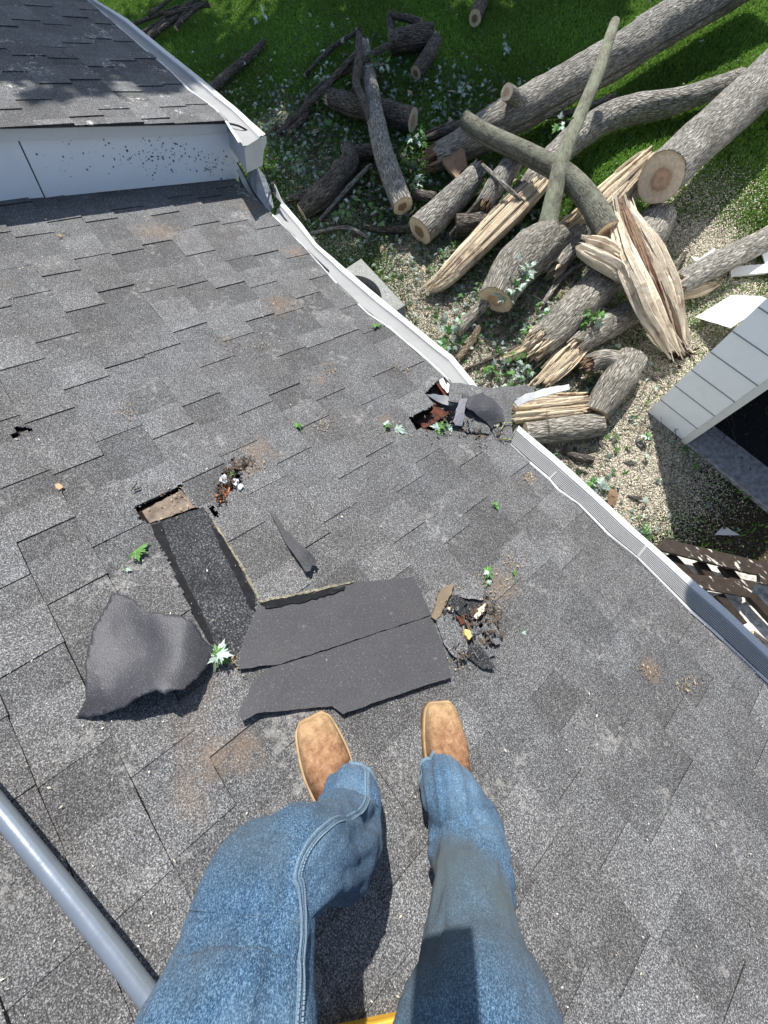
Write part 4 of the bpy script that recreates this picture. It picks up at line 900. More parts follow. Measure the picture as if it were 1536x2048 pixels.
stick('second branch below it ending in a pale broken tip', [(800, 75, 9, .3), (735, 115, 12, .3), (680, 150, 12, .2), (625, 190, 15, .08), (608, 235, 13, .04), (580, 262, 11, .03)], 'barkd', e1='broken')
stick('dead grey limb standing against the upright log', [(718, 70, 13, .32), (716, 130, 17, .30), (712, 165, 16, .28), (730, 210, 14, .30), (738, 245, 8, .3)], 'barkd')
stick('offshoot of the dead grey limb pointing down left', [(714, 160, 11, .24), (704, 195, 9, .16)], 'barkd')
stick('forked twig end poking out above the leaf clump', [(850, 268, 8, .10), (900, 250, 9, .12), (945, 243, 9, .14)], 'barkd')
stick('stick running parallel to the huge trunk under the dark limb', [(845, 280, 10, .06), (880, 268, 16, .08), (930, 250, 18, .10)], 'barkd')
stick('short stick lying below the greenish cut face', [(738, 456, 12, .02), (775, 460, 14, .02), (814, 458, 16, .02)], 'barkd', e0='broken')
stick('brown branch stub under the dark ridged log', [(830, 390, 20, .03), (870, 398, 22, .04)], 'barkd')
log('small log leaning under the forked butt toward the leafy twigs', [(976, 600, 24, .10), (945, 632, 24, .04), (915, 662, 24, .02)], 'barks', None, 'cut')
stick('tan stick between forked butt and gutter', [(958, 655, 14, .02), (940, 690, 15, .02), (915, 718, 16, .02)], 'bark_chip')
stick('dark broken branch lying behind the lower gutter', [(1130, 905, 10, .02), (1160, 915, 16, .02), (1186, 920, 15, .02)], 'barkd')
stick('stub standing behind the level log near the lower gutter', [(1150, 896, 6, .02), (1156, 925, 7, .02)], 'barkd')
stick('dark stick beside the log entering from the right', [(1372, 505, 7, .04), (1345, 552, 8, .05)], 'barkd')
for lb, rows in (('thin branch squeezed between the dark ridged log and the stubby log end', [(900, 470, 7, .1), (960, 400, 9, .3), (1010, 350, 8, .4)]), ('crooked branch over the long split plank', [(965, 330, 7, .4), (1010, 372, 9, .45), (1046, 402, 6, .35)]), ('grey branch under the curving trunk near its bend', [(1085, 235, 8, .05), (1150, 222, 10, .05), (1230, 190, 8, .04)]),
                 ('slim branch lying between the knobbly limb and the upright leaning log', [(640, 440, 7, .03), (700, 372, 9, .1), (742, 330, 7, .15)]), ('branch jutting from under the grey split log toward the torn face', [(1050, 640, 8, .05), (1100, 700, 10, .12), (1150, 735, 8, .1)]), ('rotten branch below the stubby log end', [(900, 505, 8, .02), (950, 492, 11, .02), (1010, 470, 9, .04)]),
                 ('dark branch in the gap right of the forked butt', [(1085, 610, 9, .05), (1120, 560, 12, .06), (1160, 530, 9, .08)]), ('long thin branch crossing the leaf litter toward the gutter', [(610, 470, 6, .03), (690, 455, 8, .05), (735, 475, 7, .04)]), ('broken branch on the grass left of the black chunk', [(610, 150, 6, .03), (665, 95, 8, .05), (720, 60, 6, .04)]), ('bare branch just above the hole flap', [(930, 740, 6, .03), (985, 715, 9, .05), (1040, 690, 7, .08)])):
    stick(lb, rows, random.choice(['barkd', 'bark']))
# brush heap at top left
for i, (a, b, w, l) in enumerate([((284, 68), (402, -6), 8, 'topmost long stick'), ((300, 74), (370, 20), 12, 'thick pale stick nearest the gutter'), ((268, 48), (360, 12), 6, 'left outer stick'), ((318, 62), (398, 8), 8, 'middle stick'), ((352, 56), (382, 16), 8, 'upright short stick'), ((330, 30), (420, 10), 7, 'flat lying stick'), ((296, 30), (345, -8), 6, 'rear stick'), ((365, 42), (415, 2), 6, 'right outer stick')]):
    stick(l + ' of the brush heap by the upper gutter', [(a[0], a[1], w, .02 + .03 * i), ((a[0] + b[0]) / 2, (a[1] + b[1]) / 2 + random.uniform(-3, 3), w, .05 + .03 * i), (b[0], b[1], w * .8, .04 + .03 * i)], 'barkd', group='sticks of the brush heap')

# long splintered pieces: bundles of torn fibres
def split_piece(label, axis, nst, mats='split', name='split_log', thick=.5, wpx=(3, 9), cat='split wood', seed=1, bark=None, curved=0.0, lenf=(.3, .9), core=True, trough=0.0):
    """axis rows: (px, py, width px, underside height); fibres run along the axis"""
    R = random.Random(seed); K = [place(*r_) for r_ in axis]; S = sm(K, .03); n = len(S); cen = [s[:3] for s in S]; rad = [s[3] for s in S]
    T = empty(name, np.array([cen[n // 2][0], cen[n // 2][1], cen[n // 2][2] - rad[n // 2]]), label, cat, LG)
    fr = []
    for i in range(n):
        d = cen[min(i + 1, n - 1)] - cen[max(i - 1, 0)]; d /= np.linalg.norm(d); fr.append((d,) + frame(d))
    def at(i, x, z): return cen[i] + fr[i][1] * x * rad[i] + fr[i][2] * z * rad[i]
    B = Buf()
    if core:                                  # ribbed slab that the loose fibres lie on
        m = 34; rid0 = [R.uniform(-.16, .16) for _ in range(m + 1)]; rid = [rid0[j // 4] + R.uniform(-.025, .025) for j in range(m + 1)]; V = []; UV = []; TN = []
        tn = [R.uniform(.86, 1.06) for _ in range(m + 1)]
        e0 = [R.choice([0, .02, .05, .12, .2]) for _ in range(m + 1)]
        for i in range(n):
            for j in range(m + 1):
                x = -1 + 2 * j / m; prof = thick * math.sqrt(max(0, 1 - x * x * .9)) - trough * math.exp(-(x / .42) ** 2)
                ii = i
                if i == 0 or i == n - 1: sh = (e0[j] if i else -e0[(j * 7) % m]) * rad[i] * 3
                else: sh = 0
                z = prof + rid[j] * (1 + .5 * math.sin(i * .16 + (j // 4) * 2.1)) + .10 * round(2.5 * noise.noise(Vector((j // 4 * 1.7, i * .055, seed + 3.3)))) / 2 + .10 * noise.noise(Vector((j * .7, i * .10, seed)))
                V.append(at(i, x * (1 + .10 * noise.noise(Vector((i * .13, seed, 5.0 * (j > m / 2)))) + .08 * noise.noise(Vector((i * .7, seed, 9.0 * (j > m / 2))))), z) + fr[i][0] * sh); UV.append((j * .013, i * .03)); TN.append(tn[j] * ((.18 if abs(x + .05) < .16 else .42 if abs(x) < .34 else 1) if trough else 1))
            for x, z in ((1, -.25), (.4, -.45), (-.4, -.45), (-1, -.25)): V.append(at(i, x, z)); UV.append((x, i * .03)); TN.append(.7)
        c = m + 5; F = [(i * c + k, (i + 1) * c + k, (i + 1) * c + (k + 1) % c, i * c + (k + 1) % c) for i in range(n - 1) for k in range(c)] + [tuple(range(c))[::-1], tuple((n - 1) * c + k for k in range(c))]
        B.add(V, F, TN, UV); B.build('heartwood', MT[mats], T); B = Buf()
    for _ in range(int(nst * .5)):
        L = R.uniform(*lenf); i0 = int(R.uniform(-.05, 1.0 - L * .6) * n); i1 = int(i0 + L * n); i0 = max(0, i0); ext = i1 >= n - 1; i1 = min(n - 1, i1)
        if i1 - i0 < 4: continue
        x = R.uniform(-1.06, 1.06); z0 = thick * math.sqrt(max(0, 1 - x * x)) - trough * math.exp(-(x / .42) ** 2) + R.uniform(-.05, .14); dx = R.gauss(0, .10); dz = R.uniform(0, .16)
        w = R.choice([.02, .05, .08, .12, .17]); pts = []; k = 7
        for s_ in range(k + 1):
            f = s_ / k; i = int(i0 + (i1 - i0) * f); p = at(i, x + dx * f, z0 + dz * math.sin(f * 3.1) * R.uniform(.4, 1)); 
            if s_ == k and ext: p = p + fr[i][0] * R.uniform(.02, .20) + fr[i][2] * R.uniform(-.02, .05)
            if s_ == 0 and i0 == 0: p = p - fr[i][0] * R.uniform(.0, .16) + fr[i][2] * R.uniform(-.02, .06)
            pts.append((p, i, w * rad[i] * (math.sin(math.pi * (.12 + .80 * f)) ** .7)))
        V = []; UV = []; u0 = R.random() * 5
        for (p, i, ww) in pts:
            a, b = fr[i][1], fr[i][2]; V += [p - a * ww, p + b * ww * .8, p + a * ww, p - b * ww * .6]; UV += [(u0, i * .03), (u0 + ww, i * .03), (u0 + 2 * ww, i * .03), (u0 + 3 * ww, i * .03)]
        F = [(s_ * 4 + q, (s_ + 1) * 4 + q, (s_ + 1) * 4 + (q + 1) % 4, s_ * 4 + (q + 1) % 4) for s_ in range(k) for q in range(4)] + [(3, 2, 1, 0), (k * 4, k * 4 + 1, k * 4 + 2, k * 4 + 3)]
        B.add(V, F, R.uniform(.6, 1.2) * (R.choice([.2, .5, .7]) if trough and abs(x) < .32 else 1), UV)
    B.build('fibres', MT[mats], T)
    return T
split_piece('long pale split plank running down left from under the curving trunk', [(1110, 330, 30, .14), (1060, 385, 46, .14), (1000, 445, 50, .12), (930, 515, 46, .10), (885, 560, 38, .06), (858, 580, 18, .05)], 70, 'split', seed=3, thick=.55)
sp = split_piece('big shattered trunk piece with bleached fibres and a dark rotten groove', [(1240, 420, 46, .46), (1258, 465, 66, .40), (1278, 518, 84, .34), (1300, 570, 86, .28), (1320, 620, 80, .20), (1337, 658, 68, .12), (1348, 684, 56, .06)], 230, 'splitw', seed=5, thick=.42, trough=.34)
for k_, rw in enumerate(([(1228, 446, 14, .50), (1233, 422, 10, .56), (1236, 398, 4, .62)], [(1266, 462, 16, .50), (1260, 438, 11, .56), (1258, 414, 4, .62)], [(1248, 440, 18, .52), (1243, 420, 12, .58), (1246, 402, 5, .60)], [(1204, 496, 12, .52), (1188, 486, 9, .54), (1178, 484, 4, .55)])):
    absorb(sp, split_piece('x', rw, 8, ['splitd', 'splitw', 'splitd', 'splitw'][k_], seed=40 + k_, thick=.6), 'jagged_shard')
absorb(sp, split_piece('x', [(1240, 404, 20, .52), (1250, 440, 32, .52), (1264, 480, 36, .50), (1284, 535, 36, .47), (1300, 580, 26, .43), (1318, 620, 18, .37), (1332, 655, 12, .28)], 60, 'splitd', seed=31, thick=.5), 'rotten_core')
absorb(sp, split_piece('bleached side spur of the shattered trunk pointing left', [(1170, 494, 44, .44), (1200, 508, 58, .42), (1240, 534, 54, .37), (1280, 570, 30, .34)], 60, 'splitw', seed=8, thick=.5), 'side_spur')
absorb(sp, split_piece('slender splinter above the side spur', [(1163, 474, 10, .55), (1195, 484, 18, .5), (1225, 500, 18, .46)], 8, 'splitw', seed=9, thick=.5), 'slender_splinter')
absorb(slim, split_piece('raw pale torn face in line with the slim log', [(1165, 685, 40, .07), (1130, 722, 44, .06), (1088, 762, 34, .03)], 46, 'split', seed=11), 'torn_face')
absorb(greylog, split_piece('pointed splinter at the end of the grey split log', [(1090, 672, 40, .07), (1050, 700, 26, .06), (1002, 720, 12, .04)], 20, 'split', seed=13), 'pointed_splinter')
split_piece('halved firewood piece lying beside the hole under the bent trim', [(1030, 822, 50, .04), (1090, 816, 52, .04), (1165, 808, 44, .04)], 50, 'split', seed=15, thick=.4)
absorb(butt, split_piece('raw wood wedge between mossy pole and shattered trunk', [(1150, 440, 30, .08), (1120, 470, 46, .06), (1090, 520, 40, .04)], 30, 'split', seed=17), 'raw_wedge')
tornstrip = split_piece('pale torn strip hugging the trunk below the thickest log', [(1292, 320, 40, .30), (1240, 370, 52, .24), (1190, 420, 58, .18), (1150, 455, 44, .12)], 46, 'split', seed=19, thick=.7)
split_piece('thin tan slab under the log entering from the right', [(1432, 568, 14, .03), (1395, 582, 26, .03), (1345, 598, 10, .02)], 14, 'split', seed=21, thick=.25)
split_piece('red brown wood flake on the sawdust near the lower gutter', [(1226, 978, 10, .02), (1226, 992, 18, .02), (1222, 1010, 12, .02)], 10, 'splitd', seed=23, thick=.3)
absorb(tornstrip, log('bark strip backing the torn strip under the thickest log', [(1300, 345, 40, .16), (1240, 400, 44, .12), (1160, 470, 50, .06), (1110, 530, 44, .04)], 'bark', None, 'broken', rough=.08), 'bark')
tag(sheet('bark_chip', [(1122, 822, .16), (1116, 806, .16), (1128, 794, .18), (1140, 798, .18), (1141, 812, .16), (1132, 828, .15)], MT['barkd'], .02, 5, .02, 1.5, zmode=1), 'black bark chip resting on the halved firewood piece', 'bark chip')
hb = (sheet('torn_bark', [(880, 300, .30), (905, 288, .34), (930, 300, .34), (935, 330, .28), (912, 356, .22), (898, 340, .25), (885, 325, .26)], MT['splitd'], .03, 6, .06, 2, zmode=1), 0)[0]; hb.parent = huge; hb.location = -Vector(huge.location)
for i, (cx, cy) in enumerate(((1352, 700), (1360, 712))):
    pass
B = Buf()
for _ in range(160):
    p = on_z(random.gauss(1358, 14), random.gauss(706, 9), random.uniform(.01, .07)); s_ = random.uniform(.01, .03); u = np.array([random.gauss(0, 1) for _ in range(3)]) * s_; v = np.array([random.gauss(0, 1) for _ in range(3)]) * s_
    B.add([p, p + u, p + u + v, p + v], [(0, 1, 2, 3)], random.uniform(.1, .5))
tag(B.build('rotten_wood_crumbs', mat_tonecol('rotten_wood', (.16, .09, .06))), 'dark rotten crumbs heaped at the tip of the shattered trunk', 'wood crumbs', kind='stuff')

# twigs with leaves
def leafy(label, px, py, wpx, hpx, z0, z1, nleaf, ntwig, pale=.5, size=(.05, .10), name='leafy_twig', seed=0):
    R = random.Random(seed + 100); base = on_z(px, py, z0); T = empty(name, base, label, 'leafy twig', 'leafy twigs of the felled tree')
    tw = Buf(); g = Buf(); pl = Buf()
    root = on_z(px + R.uniform(-.3, .3) * wpx, py + .45 * hpx, z0 + .02)
    for t in range(ntwig):
        tip = on_z(px + R.uniform(-.6, .6) * wpx, py + R.uniform(-.6, .5) * hpx, R.uniform(z0, z1)); mid = (root + tip) / 2 + np.array([R.uniform(-.05, .05), R.uniform(-.05, .05), R.uniform(.02, .10)])
        P = sm([root, mid, tip], .03); tube(tw, P, [max(.0015, .0045 * (1 - i / len(P))) for i in range(len(P))], 5)
        for _ in range(max(1, nleaf // ntwig)):
            b = P[int(R.uniform(.3, 1) * (len(P) - 1))]; dv = np.array([R.gauss(0, 1), R.gauss(0, 1), R.gauss(-.1, .45)]); nv = np.array([R.gauss(0, .6), R.gauss(0, .6), 1])
            p = b + dv / np.linalg.norm(dv) * .03; isp = R.random() < pale
            leaf_mesh(pl if isp else g, p, dv, nv, R.uniform(*size), R.uniform(.6, 1.4), R.uniform(.1, .5))
    tw.build('twig', MT['barkd'], T)
    if g.v: g.build('leaves', MT['leaf'], T)
    if pl.v: pl.build('pale_leaves', MT['leafp'], T)
    return T
LV = [('densest silvery leaf clump draped over the forked butt', 1040, 560, 74, 76, .32, .5, 84, 8, .75),
      ('leafy twig hanging on the small log near the sagging gutter', 905, 665, 50, 60, .05, .25, 44, 5, .5),
      ('bright green sprig on the grey split log', 1180, 635, 50, 34, .28, .4, 30, 4, .1),
      ('green sprigs left of the slim log', 1085, 640, 60, 60, .15, .35, 44, 5, .35),
      ('shady leaf spray at the foot of the torn face', 1030, 735, 76, 50, .02, .2, 50, 6, .4),
      ('leaf spray just beyond the tip of the hole flap', 975, 745, 60, 24, .02, .1, 14, 3, .3),
      ('drooping leaves over the knobbly limb', 690, 415, 50, 60, .08, .25, 26, 4, .35),
      ('leaves left of the greenish cut face', 760, 425, 50, 40, .05, .2, 18, 3, .4),
      ('dark leaf clump right of the upright log', 830, 345, 36, 60, .08, .3, 20, 3, .35),
      ('leaf clump between the upright log and the huge trunk end', 845, 275, 44, 40, .08, .3, 18, 3, .45),
      ('grey green leaf spray hanging from the dead limb', 750, 120, 60, 40, .2, .45, 26, 4, .6),
      ('feathery sprig left of the dead grey limb', 650, 120, 40, 90, .05, .35, 20, 3, .7),
      ('pale leaf tuft alone on the dark grass', 915, 182, 36, 30, .02, .12, 12, 3, .9),
      ('pale leaf tuft below the lone tuft', 895, 222, 40, 26, .02, .12, 10, 3, .8),
      ('leaf tuft touching the end of the gutter box', 548, 255, 22, 22, .02, .15, 9, 2, .7),
      ('leaf scatter in the shade by the long branch', 640, 245, 60, 40, .01, .08, 14, 3, .6),
      ('leafy litter by the broken gutter board', 600, 330, 70, 60, .01, .12, 26, 4, .6),
      ('leaf tuft high on the mossy pole', 1128, 252, 22, 14, .72, .8, 6, 2, .4),
      ('green tuft sprouting beside the forked butt', 1060, 465, 26, 20, .12, .25, 10, 2, .1),
      ('leaf sprig at the foot of the lower gutter', 1200, 965, 36, 40, .01, .1, 12, 3, .5),
      ('leaf sprig near the dark slats', 1300, 1062, 34, 20, .01, .1, 8, 2, .4),
      ('leaf in the sawdust by the garage corner', 1295, 882, 18, 14, .01, .05, 4, 2, .4),
      ('faint leaf sprig on grass left of the huge trunk', 1010, 95, 26, 26, .01, .08, 7, 2, .8),
      ('tiny pale sprig at top left of the lawn', 530, 38, 30, 26, .01, .08, 6, 2, .8)]
for i, a in enumerate(LV): leafy(*a, seed=i)
# bare twigs
def twig(label, pts, w=.004):
    B = Buf(); P = sm([on_z(*p) for p in pts], .05); tube(B, P, [w * (1 - .7 * i / len(P)) for i in range(len(P))], 5); tag(B.build('bare_twig', MT['barkd']), label, 'twig', 'bare twigs of the felled tree')
TW = [('wispy twig arching above the crosspiece', [(650, 30, .1), (700, 34, .3), (760, 24, .1)]), ('twig rising from the dead limb', [(718, 75, .3), (735, 20, .6), (728, -10, .7)]), ('twig left of the dead limb', [(700, 110, .1), (690, 50, .3), (698, 0, .3)]),
      ('long twig over the leaf litter near the gutter', [(560, 260, .02), (640, 300, .06), (700, 400, .1)]), ('twig crossing the knobbly limb', [(640, 420, .1), (645, 370, .25), (650, 340, .2)]), ('twig near the sawdust patch', [(730, 560, .01), (745, 470, .05), (800, 430, .05)]),
      ('curved twig on the small sawdust patch', [(770, 560, .01), (775, 500, .05), (790, 440, .03)]), ('twig below the dark ridged log', [(700, 480, .01), (780, 500, .05), (880, 500, .02)]),
      ('bent twig over the grey split log', [(1065, 590, .2), (1130, 620, .4), (1218, 620, .45), (1225, 665, .2)]), ('twig sweeping below the bright sprig', [(1190, 640, .3), (1150, 700, .3), (1100, 740, .1)]), ('twig fanning from the shady spray', [(1010, 780, .02), (1060, 745, .2), (1120, 690, .3)]),
      ('upright twig left of the leafy small log', [(905, 745, .02), (890, 690, .2), (878, 640, .3)]), ('twig over the open sand coloured patch', [(1380, 510, .02), (1382, 440, .1), (1398, 395, .02)]), ('twig lying on sawdust near the garage corner', [(1275, 870, .02), (1290, 835, .05), (1295, 815, .02)]),
      ('twig across the level log', [(1100, 880, .25), (1098, 850, .3), (1090, 810, .2)]), ('hooked twig below the level log', [(1190, 870, .02), (1215, 905, .03), (1222, 935, .02)]), ('thin twig on dark ground near the slats', [(1450, 1090, .02), (1490, 1075, .05), (1536, 1055, .05)]),
      ('pale twig by the slender splinter', [(850, 460, .02), (905, 500, .1), (990, 470, .2)]), ('fine twig beside the dark chunk', [(950, 200, .05), (1000, 165, .2), (1030, 150, .1)]), ('twig over the lawn left of the lone stick', [(560, 300, .02), (620, 280, .05), (700, 250, .1)]),
      ('stray twig among the leaf litter', [(590, 340, .02), (620, 400, .1), (640, 440, .05)]), ('twig on the grass under the long branch', [(600, 130, .02), (640, 190, .05), (640, 260, .02)])]
for l, p in TW: twig(l, p)

# fine twigs, torn leaves and bark scraps that nobody could count
def log_xy(n, big=.75):
    c = np.array([on_z(px, py)[:2] for px, py in ((700, 300), (620, 330), (650, 430), (800, 440), (760, 150), (900, 270), (1000, 700), (960, 640), (1060, 560), (1080, 680), (880, 520), (940, 200), (600, 240), (1180, 700), (1020, 450), (850, 350), (560, 270), (1100, 900))]); k = rng.integers(0, len(c), n); return c[k] + rng.normal(0, big, (n, 2)) * [1.0, .45]
B = Buf()
for x, y in log_xy(1500):
    a = random.uniform(0, 6.28); L = random.uniform(.08, .55); z = random.uniform(.01, .07); r = random.uniform(.0018, .0045); d = np.array([math.cos(a), math.sin(a), 0]); s_ = np.array([-d[1], d[0], 0]); p = np.array([x, y, z])
    tube(B, [p - d * L / 2, p + s_ * random.gauss(0, .03) + [0, 0, random.uniform(0, .06)], p + d * L / 4 + s_ * random.gauss(0, .03) + [0, 0, random.uniform(0, .08)], p + d * L / 2 + [0, 0, random.uniform(-.01, .05)]], [r, r * .9, r * .7, r * .4], 4)
tag(B.build('twig_litter', MT['barkd']), 'countless fine broken twigs littering the ground between the logs', 'twig litter', kind='stuff')
G_ = Buf(); P_ = Buf()
for x, y in log_xy(3600):
    isp = random.random() < .5; dv = np.array([random.gauss(0, 1), random.gauss(0, 1), random.gauss(0, .35)]); leaf_mesh(P_ if isp else G_, np.array([x, y, random.uniform(.02, .10)]), dv, (random.gauss(0, .6), random.gauss(0, .6), 1), random.uniform(.03, .075), random.uniform(.35, 1.2), random.uniform(.1, .7))
tag(G_.build('torn_leaves', MT['leaf']), 'torn green maple leaves strewn between the logs', 'leaves', kind='stuff'); tag(P_.build('pale_torn_leaves', MT['leafp']), 'torn maple leaves showing pale undersides between the logs', 'leaves', kind='stuff')
B = Buf(); B2 = Buf()
for x, y in log_xy(420, .6):
    p = np.array([x, y, random.uniform(.01, .05)]); a = random.uniform(0, 6.28); L = random.uniform(.02, .09); w = L * random.uniform(.15, .5); u = np.array([math.cos(a), math.sin(a), random.gauss(0, .15)]) * L; v = np.array([-math.sin(a), math.cos(a), random.gauss(0, .3)]) * w
    b = B if random.random() < .5 else B2
    b.add([p - u, p - v, p + u * 1.1, p + v, p - u * .9 + [0, 0, .01], p - v * .9 + [0, 0, .012], p + u + [0, 0, .01], p + v * .9 + [0, 0, .012]], [(4, 5, 6, 7), (0, 4, 7, 3), (0, 1, 5, 4), (1, 2, 6, 5), (2, 3, 7, 6)], random.uniform(.6, 1.1), [(random.random(), q * .02) for q in range(8)])
tag(B.build('bark_scraps', MT['bark']), 'small grey bark scraps scattered among the logs', 'bark scraps', kind='stuff'); tag(B2.build('wood_scraps', MT['split']), 'small pale wood scraps scattered among the logs', 'wood scraps', kind='stuff')
# ------------------------------------------------------------------ garage beyond the gutter
GY = 3.10
gar = empty('garage', (.3, GY, 0), 'white sided garage with a dark open doorway at the right edge', 'garage')
def siding(x0, x1, y, z0, z1, th=.02, name='siding_wall'):
    B = Buf(); J = Buf(); z = z0; k = .229
    while z < z1:
        zt = min(z + k, z1); lo, hi = .016, .002
        vs = [(x0, y - lo, z), (x1, y - lo, z), (x1, y - hi, zt), (x0, y - hi, zt), (x0, y + th, z), (x1, y + th, z), (x1, y + th, zt), (x0, y + th, zt)]
        B.add(vs, [(0, 1, 2, 3), (5, 4, 7, 6), (4, 5, 1, 0), (3, 2, 6, 7), (4, 0, 3, 7), (1, 5, 6, 2)]); B.box((x0 + .002, y - lo - .004, z - .006), (x1 - x0 - .004, 0, 0), (0, .012, 0), (0, 0, .008), .3); z = zt
    B.build(name, MT['siding'], gar)
siding(-.14, .285, GY, .03, 2.5)
B = Buf(); wbox(B, .286, .345, GY - .03, GY + .10, 0.02, 2.5); B.build('door_jamb', MT['trim'], gar)
B = Buf(); wbox(B, -.14, -.12, GY + .021, GY + 5, 0, 2.5); wbox(B, 3.6, 3.7, GY + .021, GY + 5, 0, 2.5); wbox(B, -.14, 3.7, GY + 5, GY + 5.1, 0, 2.5); wbox(B, .346, 3.6, GY, GY + .1, 2.2, 2.5); wbox(B, 3.2, 3.7, GY, GY + .02, 0, 2.19); B.build('wall', MT['siding'], gar)
B = Buf(); B.box((-.14, GY, 2.5), (3.84, 0, 0), (0, 2.6, .9), (0, 0, .06)); B.box((-.14, GY + 5.2, 2.5), (3.84, 0, 0), (0, -2.6, .9), (0, 0, .06)); B.build('roof', MT['shingle'], gar)
B = Buf(); wbox(B, -.1, 3.55, GY + .3, GY + 4.9, -.01, .04); B.build('floor', mat_plain('dark_garage_floor', (.025, .025, .028), .9, .1), gar)
B = Buf(); wbox(B, .35, 3.2, GY - .02, GY + .30, -.01, .05); B.build('threshold', mat_plain('worn_concrete', (.30, .30, .32), .9, .2, .4, 0, 22, .003), gar)
# sheet metal and boards near the garage
def zsheet(name, label, cat, pts, mat, th=.004, bump=.0, step=9, jit=.6):
    return tag(sheet(name, pts, mat, th, step, bump, jit, zmode=1), label, cat)
zsheet('sheet_metal', 'bright white ribbed metal sheet propped against the garage corner', 'sheet metal', [(1390, 634, .10), (1462, 590, .12), (1524, 592, .38), (1545, 600, .48), (1462, 656, .30)], MT['white'], .004, .01)
zsheet('white_board', 'white trim board on the grass above the ribbed metal sheet', 'board', [(1461, 540, .08), (1472, 532, .09), (1560, 526, .10), (1560, 542, .10), (1462, 552, .07)], MT['white'], .02)
zsheet('sheet_scrap', 'white panel corner cut by the right edge', 'panel', [(1518, 490, .06), (1556, 482, .06), (1556, 530, .12), (1530, 526, .1)], MT['siding'], .01)
zsheet('grey_panel', 'flat grey scrap behind the small log near the sand coloured patch', 'panel', [(1382, 512, .03), (1400, 516, .03), (1430, 495, .05), (1425, 520, .04), (1395, 536, .02)], MT['trim'], .008)
zsheet('pale_board', 'dim board scrap lying on the dark ground before the garage', 'board', [(1430, 1070, .02), (1448, 1052, .03), (1480, 1070, .02)], MT['trim'], .008)
# brown slatted frame over a pale slab
slab = Buf(); z = .82
p = [on_z(1330, 1105, z), on_z(1400, 1088, z), on_z(1600, 1150, z), on_z(1700, 1400, z), on_z(1500, 1290, z)]
slab = sheet('speckled_slab', [(1325, 1098, z), (1420, 1110, z), (1600, 1160, z), (1760, 1420, z), (1520, 1320, z)], MT['concrete'], .05, 22, .01, 1, zmode=1)
tag(slab, 'pale speckled slab under the brown slats, cut by the right edge', 'slab')
fr = empty('slatted_frame', on_z(1440, 1130, .9), 'dark brown wooden slatted frame with white scratches beyond the lower gutter', 'wooden frame')
def board(name, pts, zt, th, mat=MT['brown']):
    B = Buf(); T = [on_z(x, y, zt + (c[0] if c else 0)) for x, y, *c in pts]; k = len(T); Bt = [q - np.array([0, 0, th]) for q in T]
    ar = np.cross(T[1] - T[0], T[2] - T[0])[2]
    f = list(range(k)) if ar > 0 else list(range(k))[::-1]
    B.add(T + Bt, [tuple(f), tuple(i + k for i in f[::-1])] + [((f[i]), (f[i] + k), (f[(i + 1) % k] + k), f[(i + 1) % k])[::1] for i in range(k)])
    return B.build(name, mat, fr, bevel=.003)
sc = mat_plain('scratched_brown_board', (.036, .024, .016), .6, .35, .35, 0, 25, .002)
_n = sc.node_tree
def scratch(m):
    t = m.node_tree; b = t.nodes['Principled BSDF']; old = b.inputs['Base Color'].links[0].from_socket
    co = t.nodes.new('ShaderNodeTexCoord'); mp = t.nodes.new('ShaderNodeMapping'); mp.inputs['Rotation'].default_value = (0, 0, .5); mp.inputs['Scale'].default_value = (14, 48, 10)
    no = t.nodes.new('ShaderNodeTexNoise'); no.inputs['Scale'].default_value = 1.0; no.inputs['Detail'].default_value = 3
    r = t.nodes.new('ShaderNodeValToRGB'); r.color_ramp.elements[0].position = .61; r.color_ramp.elements[1].position = .68
    mx = t.nodes.new('ShaderNodeMix'); mx.data_type = 'RGBA'; mx.inputs[7].default_value = (.55, .52, .44, 1)
    for a, c in ((co.outputs['Object'], mp.inputs[0]), (mp.outputs[0], no.inputs['Vector']), (no.outputs[0], r.inputs[0]), (r.outputs[0], mx.inputs[0]), (old, mx.inputs[6]), (mx.outputs[2], b.inputs['Base Color'])): t.links.new(a, c)
scratch(sc)
board('slat', [(1312, 1098), (1330, 1077), (1600, 1141), (1640, 1196), (1521, 1166), (1521, 1150), (1505, 1148)], .98, .035, sc)
board('slat', [(1372, 1147), (1400, 1150), (1510, 1162), (1502, 1196), (1400, 1176)], .96, .035, sc)
for a, b_ in (((1340, 1108), (1382, 1152)), ((1400, 1122), (1425, 1158)), ((1450, 1130), (1480, 1168)), ((1440, 1190), (1488, 1250)), ((1505, 1190), (1570, 1260))):
    board('crosspiece', [(a[0] - 7, a[1] + 3), (a[0] + 8, a[1] - 3), (b_[0] + 8, b_[1] - 4), (b_[0] - 8, b_[1] + 3)], .925, .05)
# broken grey lath by the gutter's open end
stick('weathered lath lying past the end of the lower gutter', [(1500, 1268, 20, .95), (1540, 1300, 22, .95), (1600, 1352, 22, .95)], 'barkd')
